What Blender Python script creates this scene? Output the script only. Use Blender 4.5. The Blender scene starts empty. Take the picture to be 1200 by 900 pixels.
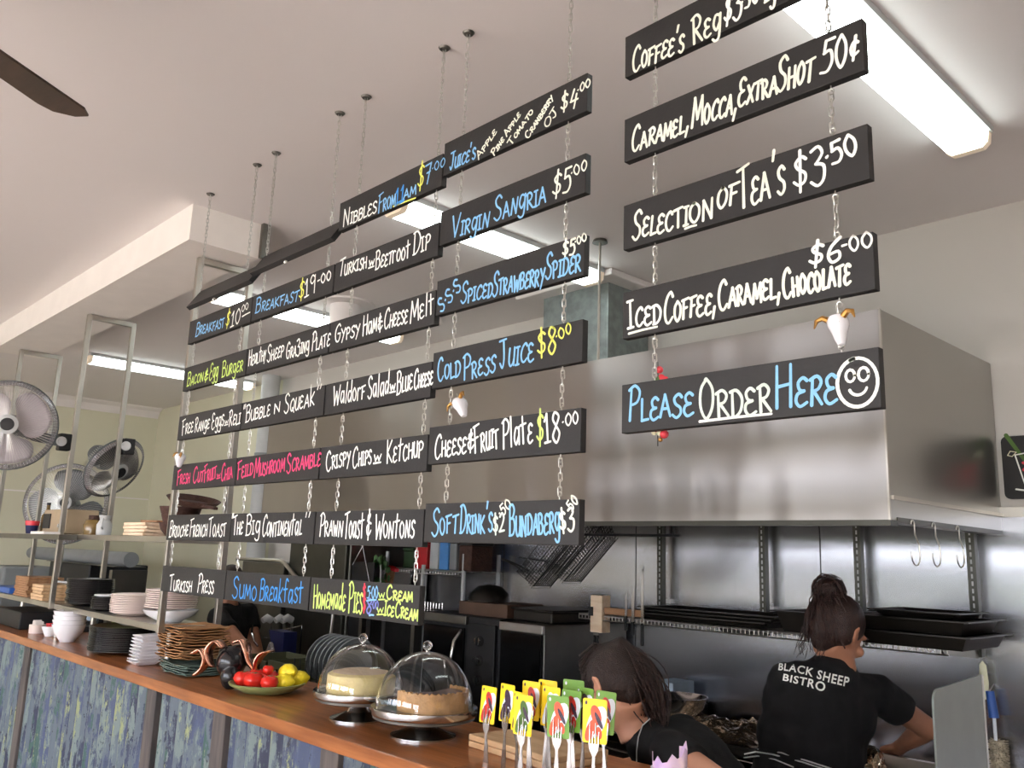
import bpy, bmesh, math, random
from mathutils import Vector, Matrix, noise
from mathutils.bvhtree import BVHTree
random.seed(7)
PI = math.pi
scene = bpy.context.scene
COL = scene.collection

# ---------------------------------------------------------------- camera
YAW, PITCH, ROLL, FPX, CZ = math.radians(-46.80127), math.radians(11.21842), math.radians(1.99721), 1013.142, 1.60
fwd = Vector((math.sin(YAW)*math.cos(PITCH), math.cos(YAW)*math.cos(PITCH), math.sin(PITCH)))
r0 = Vector((math.cos(YAW), -math.sin(YAW), 0)); u0 = r0.cross(fwd)
rgt = r0*math.cos(ROLL) + u0*math.sin(ROLL); upv = -r0*math.sin(ROLL) + u0*math.cos(ROLL)
CP = Vector((0, 0, CZ))
cam = bpy.data.cameras.new('camera'); camo = bpy.data.objects.new('camera', cam); COL.objects.link(camo)
cam.sensor_fit = 'HORIZONTAL'; cam.sensor_width = 36; cam.lens = FPX/1200*36; cam.clip_start = .05; cam.clip_end = 200
mm = Matrix((rgt, upv, -fwd)).transposed().to_4x4(); mm.translation = CP; camo.matrix_world = mm
scene.camera = camo
# ---------------------------------------------------------------- world, sun, exposure
w = bpy.data.worlds.new('sky'); scene.world = w; w.use_nodes = True
nt = w.node_tree; bg = nt.nodes['Background']
sky = nt.nodes.new('ShaderNodeTexSky'); sky.sky_type = 'HOSEK_WILKIE'; sky.turbidity = 6; sky.ground_albedo = .35
sky.sun_direction = Vector((.35, -.45, .82)).normalized()
mixw = nt.nodes.new('ShaderNodeMix'); mixw.data_type = 'RGBA'; mixw.inputs[0].default_value = .65
nt.links.new(sky.outputs[0], mixw.inputs[6]); mixw.inputs[7].default_value = (.97, .98, 1.08, 1)
nt.links.new(mixw.outputs[2], bg.inputs[0]); bg.inputs[1].default_value = 21
sun = bpy.data.lights.new('sun', 'SUN'); sun.energy = 17; sun.angle = math.radians(3); sun.color = (1, .97, .95)
so = bpy.data.objects.new('sun', sun); COL.objects.link(so)
so.rotation_euler = Vector((.2, -.55, .81)).to_track_quat('Z', 'Y').to_euler()
vs = scene.view_settings; vs.view_transform = 'Standard'; vs.look = 'None'; vs.gamma = 1; vs.use_curve_mapping = False
vs.exposure = 0.0
LAMP = 7.0            # fluorescent tube covers

# ---------------------------------------------------------------- pixel -> point
def ray(x, y): return rgt*((x-600)/FPX) + upv*(-(y-450)/FPX) + fwd
def oX(x, y, X): d = ray(x, y); return CP + d*(X/d.x)
def oY(x, y, Y): d = ray(x, y); return CP + d*(Y/d.y)
def oZ(x, y, Z): d = ray(x, y); return CP + d*((Z-CZ)/d.z)
def oD(x, y, D): return CP + ray(x, y)*D

# ---------------------------------------------------------------- materials
def S(r, g, b):
    f = lambda c: (c/255/12.92 if c/255 <= .04045 else ((c/255+.055)/1.055)**2.4)
    return (f(r), f(g), f(b), 1)
def mat(name, col, rough=.5, metal=0, var=.12, scale=8, bump=0, bscale=60, stretch=(1, 1, 1), spec=.5, trans=0, coat=0, emit=0, ecol=None, aniso=0, alpha=1, col2=None, ior=1.45, sheen=0):
    m = bpy.data.materials.new(name); m.use_nodes = True; n = m.node_tree; p = n.nodes['Principled BSDF']
    p.inputs['Roughness'].default_value = rough; p.inputs['Metallic'].default_value = metal
    p.inputs['Specular IOR Level'].default_value = spec; p.inputs['Transmission Weight'].default_value = trans
    p.inputs['Coat Weight'].default_value = coat; p.inputs['IOR'].default_value = ior; p.inputs['Alpha'].default_value = alpha
    if sheen: p.inputs['Sheen Weight'].default_value = sheen
    tc = n.nodes.new('ShaderNodeTexCoord'); mp = n.nodes.new('ShaderNodeMapping'); mp.inputs['Scale'].default_value = stretch
    n.links.new(tc.outputs['Object'], mp.inputs[0])
    nz = n.nodes.new('ShaderNodeTexNoise'); nz.inputs['Scale'].default_value = scale; nz.inputs['Detail'].default_value = 4
    n.links.new(mp.outputs[0], nz.inputs['Vector'])
    cr = n.nodes.new('ShaderNodeValToRGB'); n.links.new(nz.outputs['Fac'], cr.inputs[0])
    c2 = col2 or tuple(min(1, c*(1+var)) for c in col[:3])+(1,)
    c1 = col if col2 else tuple(c*(1-var) for c in col[:3])+(1,)
    cr.color_ramp.elements[0].position = .35; cr.color_ramp.elements[1].position = .65
    cr.color_ramp.elements[0].color = c1; cr.color_ramp.elements[1].color = c2
    n.links.new(cr.outputs[0], p.inputs['Base Color'])
    if bump:
        b = n.nodes.new('ShaderNodeBump'); nb = n.nodes.new('ShaderNodeTexNoise'); nb.inputs['Scale'].default_value = bscale
        n.links.new(mp.outputs[0], nb.inputs['Vector']); n.links.new(nb.outputs['Fac'], b.inputs['Height'])
        b.inputs['Strength'].default_value = bump; b.inputs['Distance'].default_value = .01
        n.links.new(b.outputs[0], p.inputs['Normal'])
    if emit:
        p.inputs['Emission Color'].default_value = ecol or (1, 1, 1, 1); p.inputs['Emission Strength'].default_value = emit
    if aniso:
        p.inputs['Anisotropic'].default_value = abs(aniso); p.inputs['Anisotropic Rotation'].default_value = .25 if aniso < 0 else 0
        tg = n.nodes.new('ShaderNodeTangent'); tg.direction_type = 'UV_MAP'; tg.uv_map = 'UVMap'
        n.links.new(tg.outputs[0], p.inputs['Tangent'])
    return m
def wood(name, a, b, scale=3, stretch=(1, 14, 14), rough=.4, coat=0):
    return mat(name, a, rough, col2=b, scale=scale, stretch=stretch, coat=coat, bump=.1, bscale=8)

K = {}
K['ceil'] = mat('ceiling_paint', S(230, 224, 222), .9, var=.02, scale=.6, bump=.03, bscale=40)
K['wall'] = mat('cream_wall', S(208, 205, 182), .8, var=.03, scale=1)
K['walllight'] = mat('pale_wall', S(206, 202, 196), .8, var=.02, scale=1)
K['white'] = mat('white_paint', S(238, 232, 226), .7, var=.02)
K['floor'] = wood('floor_boards', S(156, 142, 130), S(182, 166, 154), 2, (1, 8, 8), .35)
K['steel'] = mat('brushed_steel', (.62, .60, .58, 1), .3, 1, var=.05, scale=3, stretch=(1, 1, 30), bump=.03, bscale=4)
K['hood'] = mat('hood_sheet', (.43, .415, .40, 1), .3, 1, var=.03, scale=2, bump=3, bscale=2.2, stretch=(1, 1, .3), aniso=-.95)
K['hoodside'] = mat('hood_end_sheet', (.40, .39, .365, 1), .3, 1, var=.03, scale=2, aniso=-.6)
K['splash'] = mat('splash_sheet', (.44, .44, .47, 1), .24, 1, var=.05, scale=2, bump=.12, bscale=1.5, stretch=(.6, 1, 1), aniso=.8)
K['tube'] = mat('steel_tube', S(190, 186, 178), .35, 1, var=.05)
K['dsteel'] = mat('dull_steel', S(120, 118, 112), .38, 1, var=.1)
K['galv'] = mat('galvanised_sheet', S(150, 160, 160), .5, .7, var=.14, scale=22)
K['black'] = mat('black_paint', S(38, 37, 37), .55, var=.06, scale=20, bump=.05, bscale=120)
K['blackgloss'] = mat('black_glaze', S(26, 26, 28), .18, var=.1)
K['darkglass'] = mat('dark_oven_glass', S(18, 18, 19), .12, var=.1)
K['dark'] = mat('dark_plastic', S(30, 30, 32), .5, var=.1)
K['shirt'] = mat('black_cotton', S(17, 17, 19), .9, var=.2, scale=30, bump=.15, bscale=300)
K['skin'] = mat('skin', S(205, 150, 122), .5, var=.06, scale=12, bump=.04, bscale=200)
K['skin2'] = mat('tanned_skin', S(178, 124, 96), .5, var=.08, scale=12, bump=.04, bscale=200)
K['hair'] = mat('brown_hair', S(42, 27, 22), .45, var=.35, scale=40, stretch=(3, 3, 1), bump=.5, bscale=160)
K['hair2'] = mat('auburn_hair', S(50, 30, 24), .45, var=.4, scale=40, stretch=(3, 3, 1), bump=.5, bscale=160)
K['chalkwhite'] = mat('white_marker', S(245, 248, 240), .6, var=.02, scale=90)
K['chalkcream'] = mat('cream_marker', S(240, 243, 226), .6, var=.03, scale=90)
K['chalkyellow'] = mat('yellow_marker', S(238, 238, 110), .6, var=.04, scale=90)
K['chalkblue'] = mat('blue_marker', S(136, 194, 238), .6, var=.05, scale=90)
K['chalkdeep'] = mat('deep_blue_marker', S(62, 150, 225), .6, var=.06, scale=90)
K['chalkgreen'] = mat('lime_marker', S(206, 232, 122), .6, var=.05, scale=90)
K['chalkpink'] = mat('pink_marker', S(240, 74, 128), .6, var=.05, scale=90)
K['chalkred'] = mat('red_marker', S(225, 60, 80), .6, var=.05, scale=90)
K['chalkpurple'] = mat('violet_marker', S(120, 130, 205), .6, var=.05, scale=90)
K['chalkgrey'] = mat('soft_white_marker', S(215, 228, 215), .6, var=.05, scale=90)
K['chain'] = mat('zinc_chain', S(205, 204, 198), .3, .9, var=.1)
K['lamp'] = mat('lit_diffuser', (1, 1, 1, 1), .5, emit=LAMP, ecol=(.90, 1, .97, 1))
K['endcap'] = mat('lamp_endcap', S(232, 214, 190), .5, var=.05, emit=.25, ecol=(1, .82, .62, 1))
K['timber'] = wood('counter_timber', S(136, 78, 40), S(178, 112, 64), 3, (1, 12, 12), .3, .2)
K['board'] = wood('light_board', S(190, 150, 108), S(214, 180, 140), 3, (2, 12, 12), .55)
K['boardpale'] = wood('pale_board', S(225, 195, 160), S(240, 218, 190), 3, (2, 12, 12), .55)
K['boardbrown'] = wood('brown_board', S(140, 102, 70), S(170, 128, 92), 3, (2, 12, 12), .6)
K['batten'] = wood('weathered_batten', S(70, 66, 66), S(98, 90, 86), 4, (8, 8, 1), .8)
K['porcelain'] = mat('white_porcelain', S(240, 240, 244), .2, var=.02, coat=.3)
K['pinkwhite'] = mat('warm_white_plate', S(226, 208, 200), .25, var=.03)
K['greenglaze'] = mat('green_glaze', S(140, 148, 96), .3, var=.1)
K['tomato'] = mat('tomato_skin', S(212, 40, 30), .2, var=.2, scale=14, coat=.3)
K['lemon'] = mat('lemon_skin', S(240, 214, 40), .4, var=.08, scale=20, bump=.25, bscale=220)
K['stem'] = mat('stem_green', S(80, 110, 50), .6)
K['copper'] = mat('copper_leaf', S(236, 176, 150), .22, 1, var=.2, scale=40)
K['gold'] = mat('gold_paint', S(186, 140, 76), .35, .8, var=.2, scale=40)
K['glass'] = mat('clear_glass', (1, 1, 1, 1), .0, trans=1, var=0, ior=1.45)
K['fork'] = mat('fork_steel', (.46, .45, .44, 1), .22, 1, var=.05)
K['chrome'] = mat('polished_steel', (.52, .51, .50, 1), .14, 1, var=.04)
K['cake'] = mat('yellow_cake', S(250, 226, 160), .7, var=.1, scale=20, bump=.4, bscale=60)
K['choc'] = mat('chocolate_filling', S(92, 62, 56), .35, var=.2, scale=18)
K['pastry'] = mat('pastry', S(205, 160, 105), .8, var=.15, scale=30, bump=.4, bscale=90)
K['paper'] = mat('grey_blue_paper', S(170, 190, 205), .7, var=.12, scale=9, bump=.3, bscale=20)
K['kraft'] = mat('brown_paper', S(160, 116, 74), .8, var=.2, scale=16, bump=.4, bscale=40)
K['teal'] = mat('teal_paper', S(96, 116, 108), .7, var=.2, scale=16)
K['cyel'] = mat('yellow_card', S(250, 214, 30), .4, var=.03)
K['cgrn'] = mat('green_card', S(112, 158, 60), .4, var=.05)
K['cred'] = mat('red_print', S(200, 50, 40), .4, var=.3, scale=60)
K['corange'] = mat('orange_print', S(240, 90, 55), .4, var=.1, scale=60)
K['cdark'] = mat('dark_print', S(60, 40, 60), .4, var=.5, scale=90)
K['cwhite'] = mat('white_print', S(225, 232, 240), .4, var=.04)
K['foil'] = mat('crumpled_foil', S(190, 170, 145), .16, 1, var=.2, scale=20, bump=1, bscale=45)
K['blue'] = mat('blue_plastic', S(48, 92, 170), .4, var=.1)
K['lblue'] = mat('light_blue_plastic', S(78, 140, 205), .4, var=.1)
K['navy'] = mat('navy_plastic', S(30, 36, 84), .5, var=.15)
K['red'] = mat('red_plastic', S(190, 40, 45), .4, var=.1)
K['coral'] = mat('coral_bead', S(228, 70, 80), .25, var=.15)
K['green'] = mat('green_plastic', S(70, 110, 60), .5, var=.2)
K['crate'] = mat('olive_crate', S(84, 86, 62), .6, var=.1)
K['fangrey'] = mat('fan_plastic', S(150, 146, 148), .4, var=.05)
K['fanblade2'] = mat('pale_fan_blade', S(186, 178, 182), .3, var=.06)
K['grey'] = mat('grey_plastic', S(130, 134, 136), .5, var=.06)
K['lgrey'] = mat('light_grey_plastic', S(190, 192, 192), .5, var=.05)
K['beige'] = mat('beige_casing', S(176, 156, 128), .6, var=.06)
K['fandark'] = mat('dark_fan_blade_plastic', S(104, 106, 108), .35, var=.08)
K['fanarm'] = mat('fan_arm_plastic', S(92, 98, 100), .45, var=.05)
K['oldbox'] = mat('stained_crate_wood', S(84, 62, 48), .7, var=.2)
K['dgreen'] = mat('dark_green_plastic', S(44, 66, 40), .5, var=.2)
K['amber'] = mat('amber_glass', S(122, 98, 56), .15, var=.2, spec=.7)
K['cream'] = mat('cream_plastic', S(226, 224, 190), .5, var=.05)
K['bristle'] = mat('bristles', S(200, 190, 165), .9, var=.25, scale=60, bump=.8, bscale=200)
K['brown'] = mat('brown_basket', S(70, 46, 38), .7, var=.25, scale=30, bump=.4, bscale=80)
K['purple'] = mat('lilac_paper', S(196, 165, 215), .6, var=.2, scale=20, col2=S(226, 200, 205))
K['fanblade'] = wood('dark_fan_blade', S(58, 42, 34), S(74, 54, 44), 3, (1, 8, 8), .5)
K['darksteel'] = mat('dark_fridge_steel', S(78, 78, 72), .4, .8, var=.08)
K['screen'] = mat('screen_steel', S(140, 144, 138), .45, .55, var=.05)
K['tray'] = mat('dark_tray', S(44, 40, 36), .4, .5, var=.2)
K['ground'] = mat('pavement', S(190, 184, 172), .9, var=.08, scale=2)
K['leaf'] = mat('hedge_leaf', S(76, 86, 66), .8, var=.4, scale=3, bump=.6, bscale=10)
K['duo'] = mat('teal_label', S(80, 150, 160), .5)
K['wingtrans'] = mat('smoky_clear_plastic', S(190, 188, 192), .15, trans=.7, var=.03)

# peeling paint on the corrugated iron
m = bpy.data.materials.new('peeling_paint'); m.use_nodes = True; n = m.node_tree; p = n.nodes['Principled BSDF']; K['peel'] = m
tc = n.nodes.new('ShaderNodeTexCoord')
def nz_(scale, st, detail=6, rough=.6):
    mp = n.nodes.new('ShaderNodeMapping'); mp.inputs['Scale'].default_value = st; n.links.new(tc.outputs['Object'], mp.inputs[0])
    q = n.nodes.new('ShaderNodeTexNoise'); q.inputs['Scale'].default_value = scale; q.inputs['Detail'].default_value = detail; q.inputs['Roughness'].default_value = rough
    n.links.new(mp.outputs[0], q.inputs['Vector']); return q
def step_(q, a, b):
    r = n.nodes.new('ShaderNodeMapRange'); r.inputs[1].default_value = a; r.inputs[2].default_value = b; n.links.new(q.outputs['Fac'], r.inputs[0]); return r
def mix_(f, a, b):
    x = n.nodes.new('ShaderNodeMix'); x.data_type = 'RGBA'; n.links.new(f.outputs[0], x.inputs[0])
    for s_, i in ((a, 6), (b, 7)):
        if isinstance(s_, tuple): x.inputs[i].default_value = s_
        else: n.links.new(s_.outputs[2], x.inputs[i])
    return x
sx_ = n.nodes.new('ShaderNodeSeparateXYZ'); n.links.new(tc.outputs['Object'], sx_.inputs[0])
def math_(op, x, y):
    q = n.nodes.new('ShaderNodeMath'); q.operation = op
    for i, v in enumerate((x, y)):
        if v is None: continue
        if isinstance(v, (int, float)): q.inputs[i].default_value = v
        else: n.links.new(v, q.inputs[i])
    return q.outputs[0]
ridge = math_('SINE', math_('MULTIPLY', math_('SUBTRACT', sx_.outputs[0], 4.0), 2*PI/.076), None)  # navy valleys, scraped ridges; the split also paints in the corrugation's shading
def rstep(q, a, b, k):
    r = n.nodes.new('ShaderNodeMapRange'); r.inputs[1].default_value = a; r.inputs[2].default_value = b
    n.links.new(math_('SUBTRACT', q.outputs['Fac'], math_('MULTIPLY', ridge, k)), r.inputs[0]); return r
a = mix_(step_(nz_(2.4, (1.6, 1, .5)), .44, .56), S(26, 34, 62), S(62, 74, 104))
a = mix_(rstep(nz_(10, (2.2, 1, .5), 9, .74), .49, .515, .045), a, S(84, 96, 106))
a = mix_(rstep(nz_(7, (2.0, 1, .45), 9, .76), .545, .565, .03), a, S(108, 122, 120))
a = mix_(rstep(nz_(5, (1.4, 1, .5), 9, .75), .585, .605, .03), a, S(50, 82, 76))
a = mix_(rstep(nz_(6.5, (2.0, 1, .45), 10, .78), .60, .612, .03), a, S(140, 148, 104))
a = mix_(step_(nz_(30, (1.5, 1, .8), 6, .7), .62, .64), a, S(30, 36, 50))
n.links.new(a.outputs[2], p.inputs['Base Color']); p.inputs['Roughness'].default_value = .55
bb = n.nodes.new('ShaderNodeBump'); bb.inputs['Strength'].default_value = .4; bb.inputs['Distance'].default_value = .004
n.links.new(nz_(9, (3.2, 1, .3), 8, .7).outputs['Fac'], bb.inputs['Height']); n.links.new(bb.outputs[0], p.inputs['Normal'])

# ---------------------------------------------------------------- mesh builder
def V(*a): return Vector(a)
class MB:
    def __init__(s): s.v = []; s.f = []
    def add(s, vs, fs):
        o = len(s.v); s.v += [Vector(x) for x in vs]; s.f += [[i+o for i in q] for q in fs]; return s
    def box(s, lo, hi, R=None, piv=None):
        x0, y0, z0 = lo; x1, y1, z1 = hi
        vs = [V(x, y, z) for z in (z0, z1) for x, y in ((x0, y0), (x1, y0), (x1, y1), (x0, y1))]
        if R is not None:
            pv = Vector(piv) if piv is not None else (V(*lo)+V(*hi))/2
            vs = [pv + R @ (q-pv) for q in vs]
        return s.add(vs, [(3, 2, 1, 0), (4, 5, 6, 7), (0, 1, 5, 4), (1, 2, 6, 5), (2, 3, 7, 6), (3, 0, 4, 7)])
    def bar(s, p, q, w_, h_, up=(0, 0, 1)):
        p = Vector(p); q = Vector(q); d = (q-p).normalized(); u = Vector(up)
        a = d.cross(u); a = (a.normalized() if a.length > 1e-4 else V(1, 0, 0)); b = a.cross(d).normalized()
        vs = [c + a*(i*w_/2) + b*(j*h_/2) for c in (p, q) for i, j in ((-1, -1), (1, -1), (1, 1), (-1, 1))]
        return s.add(vs, [(3, 2, 1, 0), (4, 5, 6, 7), (0, 1, 5, 4), (1, 2, 6, 5), (2, 3, 7, 6), (3, 0, 4, 7)])
    def tube(s, pts, r, n=8, closed=False, cap=True):
        pts = [Vector(q) for q in pts]; N = len(pts); rs = r if isinstance(r, (list, tuple)) else [r]*N
        prev = None; rings = []
        for i, q in enumerate(pts):
            if closed: d = pts[(i+1) % N]-pts[i-1]
            else: d = pts[min(i+1, N-1)]-pts[max(i-1, 0)]
            d = d.normalized() if d.length > 1e-9 else V(0, 0, 1)
            if prev is None:
                a = d.cross(V(0, 0, 1)); a = a.normalized() if a.length > 1e-3 else V(1, 0, 0)
            else:
                a = prev - d*prev.dot(d); a = a.normalized() if a.length > 1e-6 else prev
            prev = a; b = d.cross(a)
            rings.append([q + (a*math.cos(t*2*PI/n)+b*math.sin(t*2*PI/n))*rs[i] for t in range(n)])
        vs = [x for g in rings for x in g]; fs = []
        for i in range(N if closed else N-1):
            j = (i+1) % N
            for t in range(n): fs.append((i*n+t, i*n+(t+1) % n, j*n+(t+1) % n, j*n+t))
        if cap and not closed: fs += [tuple(range(n))[::-1], tuple((N-1)*n+t for t in range(n))]
        return s.add(vs, fs)
    def lathe(s, prof, c=(0, 0, 0), n=32, axis=None, sx=1, sy=1, ring=False):
        c = Vector(c); R = Vector(axis).to_track_quat('Z', 'Y').to_matrix() if axis is not None else None
        vs = []; fs = []
        for r, z in prof:
            for t in range(n):
                q = V(r*math.cos(2*PI*t/n)*sx, r*math.sin(2*PI*t/n)*sy, z)
                vs.append(c + (R @ q if R else q))
        for i in range(len(prof)-(0 if ring else 1)):
            j = (i+1) % len(prof)
            for t in range(n): fs.append((i*n+t, i*n+(t+1) % n, j*n+(t+1) % n, j*n+t))
        if ring: return s.add(vs, fs)
        if prof[0][0] > 1e-6: fs.append(tuple(range(n))[::-1])
        if prof[-1][0] > 1e-6: fs.append(tuple((len(prof)-1)*n+t for t in range(n)))
        return s.add(vs, fs)
    def ball(s, c, r, n=16, R=None):
        r = (r, r, r) if not isinstance(r, (list, tuple)) else r
        c = Vector(c); vs = []; fs = []; m_ = n//2
        for i in range(m_+1):
            for t in range(n):
                q = V(r[0]*math.sin(PI*i/m_)*math.cos(2*PI*t/n), r[1]*math.sin(PI*i/m_)*math.sin(2*PI*t/n), -r[2]*math.cos(PI*i/m_))
                vs.append(c + (R @ q if R else q))
        for i in range(m_):
            for t in range(n): fs.append((i*n+t, i*n+(t+1) % n, (i+1)*n+(t+1) % n, (i+1)*n+t))
        return s.add(vs, fs)
    def prism(s, poly, d):
        poly = [Vector(q) for q in poly]; d = Vector(d); k = len(poly)
        return s.add(poly+[q+d for q in poly], [tuple(range(k))[::-1], tuple(range(k, 2*k))]+[(i, (i+1) % k, k+(i+1) % k, k+i) for i in range(k)])
    def build(s, name, m, parent=None, smooth=False, bevel=0, base=None, uv=None, seg=2):
        off = Vector(base) if base is not None else V(0, 0, 0)
        if parent is not None:
            q = parent
            while q is not None: off = off + q.location; q = q.parent
        me = bpy.data.meshes.new(name); me.from_pydata([tuple(q-off) for q in s.v], [], s.f); me.materials.append(m)
        bm = bmesh.new(); bm.from_mesh(me); bmesh.ops.remove_doubles(bm, verts=bm.verts, dist=1e-6); bmesh.ops.recalc_face_normals(bm, faces=bm.faces)
        if uv:
            l = bm.loops.layers.uv.new('UVMap')
            for fa in bm.faces:
                for lp in fa.loops:
                    co = lp.vert.co; lp[l].uv = ((co.x+co.y), co.z)
        bm.to_mesh(me); bm.free()
        if smooth:
            me.polygons.foreach_set('use_smooth', [True]*len(me.polygons)); me.set_sharp_from_angle(angle=math.radians(38))
        o = bpy.data.objects.new(name, me); COL.objects.link(o)
        if parent is not None: o.parent = parent
        if base is not None: o.location = base
        if bevel:
            b = o.modifiers.new('bevel', 'BEVEL'); b.width = bevel; b.segments = seg; b.limit_method = 'ANGLE'
        return o
def thing(name, label, cat, loc=(0, 0, 0), rz=0, group=None):
    o = bpy.data.objects.new(name, None); COL.objects.link(o); o.location = loc; o.rotation_euler = (0, 0, rz)
    o.empty_display_size = .05
    return tag(o, label, cat, group)
def tag(o, label, cat, group=None, kind=None):
    o['label'] = label; o['category'] = cat
    if group: o['group'] = group
    if kind: o['kind'] = kind
    return o
def struct(o): o['kind'] = 'structure'; return o
def lab(o, t): o['label'] = t; return o
def dup(root, loc, rz=None, label=None):
    def cp(o, par):
        c = o.copy(); COL.objects.link(c); c.parent = par
        for ch in list(o.children): cp(ch, c)
        return c
    r = cp(root, None); r.location = loc
    if rz is not None: r.rotation_euler = (0, 0, rz)
    if label: r['label'] = label
    return r
ORD = ['topmost', 'second', 'third', 'fourth', 'fifth', 'sixth', 'seventh', 'eighth', 'ninth', 'tenth', 'eleventh', 'twelfth', 'thirteenth', 'fourteenth', 'fifteenth', 'sixteenth', 'seventeenth', 'eighteenth', 'nineteenth', 'twentieth', 'twenty-first', 'twenty-second']
def ordn(i, n): return 'topmost' if i == 0 else ('bottom one' if i == n-1 else ORD[i]+' from the top')
def Rz(a): return Matrix.Rotation(a, 3, 'Z')
# ================================================================ SETTING
HC = 3.0; YB = 3.515; XL = -9.25; XR = 3.2; YF = -4.6
struct(MB().box((XL-.2, YF-.2, -.12), (XR+.2, YB+.2, 0)).build('floor', K['floor']))
struct(MB().box((XL-.2, YF-.2, HC), (XR+.2, YB+.2, HC+.12)).build('ceiling', K['ceil']))
# back wall (joined plaster), stainless splash sheets below 1.80
struct(MB().box((-6.6, YB+.012, 0), (XR, YB+.2, HC)).build('wall_back', K['walllight']))
struct(MB().box((XL, YB+.012, 0), (-6.6, YB+.2, HC)).build('wall_back', K['wall']))
struct(MB().box((XL-.2, YF, 0), (XL, YB+.2, HC)).build('wall_left', K['wall']))
struct(MB().box((XR, YF, 0), (XR+.2, YB+.2, HC)).build('wall_right', K['walllight']))
# street side, unseen: wide openings and lintel, piers sized to streak the hood's reflection
f = MB()
for x0, x1 in ((XL, -8.1), (-7.6, -7.0), (-6.3, -5.6), (-2.6, -2.2), (.5, .9), (2.9, XR)): f.box((x0, YF-.2, 0), (x1, YF, HC))
f.box((XL, YF-.2, 2.62), (XR, YF, HC)); f.box((XL, YF-.2, 0), (-6.3, YF, .5))
struct(f.build('wall_front', K['walllight']))
for i_, (x0, x1) in enumerate(((-8.1, -7.6), (-7.0, -6.3), (-5.6, -2.6), (-2.2, .5), (.9, 2.9))):
    g = MB(); n_ = max(1, round((x1-x0)/.9))
    for k in range(n_+1): x = x0+(x1-x0)*k/n_; g.box((x-.035, YF-.14, 0 if i_ > 1 else .5), (x+.035, YF-.08, 2.62))
    g.box((x0, YF-.14, 2.54), (x1, YF-.08, 2.62)); g.box((x0, YF-.14, .95), (x1, YF-.08, 1.01)) if i_ < 2 else None
    struct(g.build('added_window_frame_%d' % (i_+1), K['dark']))  # unseen dark frames, added to put vertical streaks in the hood's reflection
struct(MB().box((-30, -30, -.3), (20, YF-.2, -.12)).build('ground', K['ground']))
g = MB()
for i in range(26):
    g.ball((-16+i*.9+random.uniform(-.2, .2), -14+random.uniform(-.6, .6), random.uniform(.7, 1.1)), (1.0, .8, random.uniform(1.0, 1.7)), 10)
tag(g.build('hedge', K['leaf'], smooth=True), 'clipped green hedge across the street outside', 'hedge', kind='stuff')
# cornices
def cove(name, p, q, nrm):
    p = V(*p); q = V(*q); nrm = V(*nrm); a = []
    prof = [(0, 0), (.13, 0), (.115, -.012), (.06, -.035), (.02, -.085), (.012, -.10), (0, -.10)]
    m_ = MB(); k = len(prof)
    vs = [c + nrm*x + V(0, 0, z) for c in (p, q) for x, z in prof]
    m_.add(vs, [tuple(range(k)), tuple(range(k, 2*k))[::-1]]+[(i, (i+1) % k, k+(i+1) % k, k+i) for i in range(k)])
    return struct(m_.build(name, K['ceil']))
cove('trim_1', (XL, YF, HC), (XL, YB, HC), (1, 0, 0))
# joint line across the left wall
struct(MB().box((XL, YF, 2.04), (XL+.004, YB, 2.052)).build('trim_2', K['ceil']))
# bulkhead box dropped from the ceiling
struct(MB().box((-6.6, 1.345, 2.842), (-3.42, 1.66, HC)).build('trim_3', K['white']))
struct(MB().box((-3.419, 1.655, 2.842), (-3.395, 1.69, HC)).build('trim_4', K['dsteel']))
# splash sheets: a run of stainless panels, with narrow joints
xs = [-9.2, -7.4, -5.6, -3.757, -2.784, -1.80, -.82, .3, 1.6, 3.2]
spl = thing('splashback', 'brushed stainless splashback sheets lining the kitchen back wall', 'splashback', (-2, YB, 1.3))
spl['kind'] = 'structure'; del spl['label']; del spl['category']
for i in range(2, len(xs)-1):
    MB().box((xs[i]+.003, YB-.004, .0), (xs[i+1]-.003, YB+.012, 1.80)).build('steel_panel', K['splash'], spl, uv=True)
struct(MB().box((-5.0, YB-.018, 1.80), (XR, YB+.012, 1.835)).build('trim_5', K['tube']))
# counter: corrugated front, battens, timber top
ct = thing('service_counter', 'long service counter with orange timber top and peeling blue corrugated iron front', 'counter', (-4, 1.45, 0))
c = MB(); X0, X1 = -8.2, -.55; nseg = 1200; vs = []; fs = []
for i in range(nseg+1):
    x = X0+(X1-X0)*i/nseg; y = 1.427+.012*math.sin(2*PI*x/.076)
    vs += [V(x, y, 0), V(x, y, 1.058)]
    if i: fs.append((2*i-2, 2*i, 2*i+1, 2*i-1))
c.add(vs, fs); c.build('corrugated_panel', K['peel'], ct, smooth=True)
for x in (-7.6, -6.4, -5.08, -3.435, -2.86, -2.18, -1.5):
    MB().box((x-.045, 1.402, 0), (x+.045, 1.432, 1.058)).build('batten', K['batten'], ct, bevel=.003)
MB().box((X0, 1.45, 0), (X1, 1.80, 1.058)).build('carcass', K['dark'], ct)
MB().box((X0-.02, 1.38, 1.06), (X1+.02, 1.85, 1.10)).build('worktop', K['timber'], ct, bevel=.004)

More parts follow.
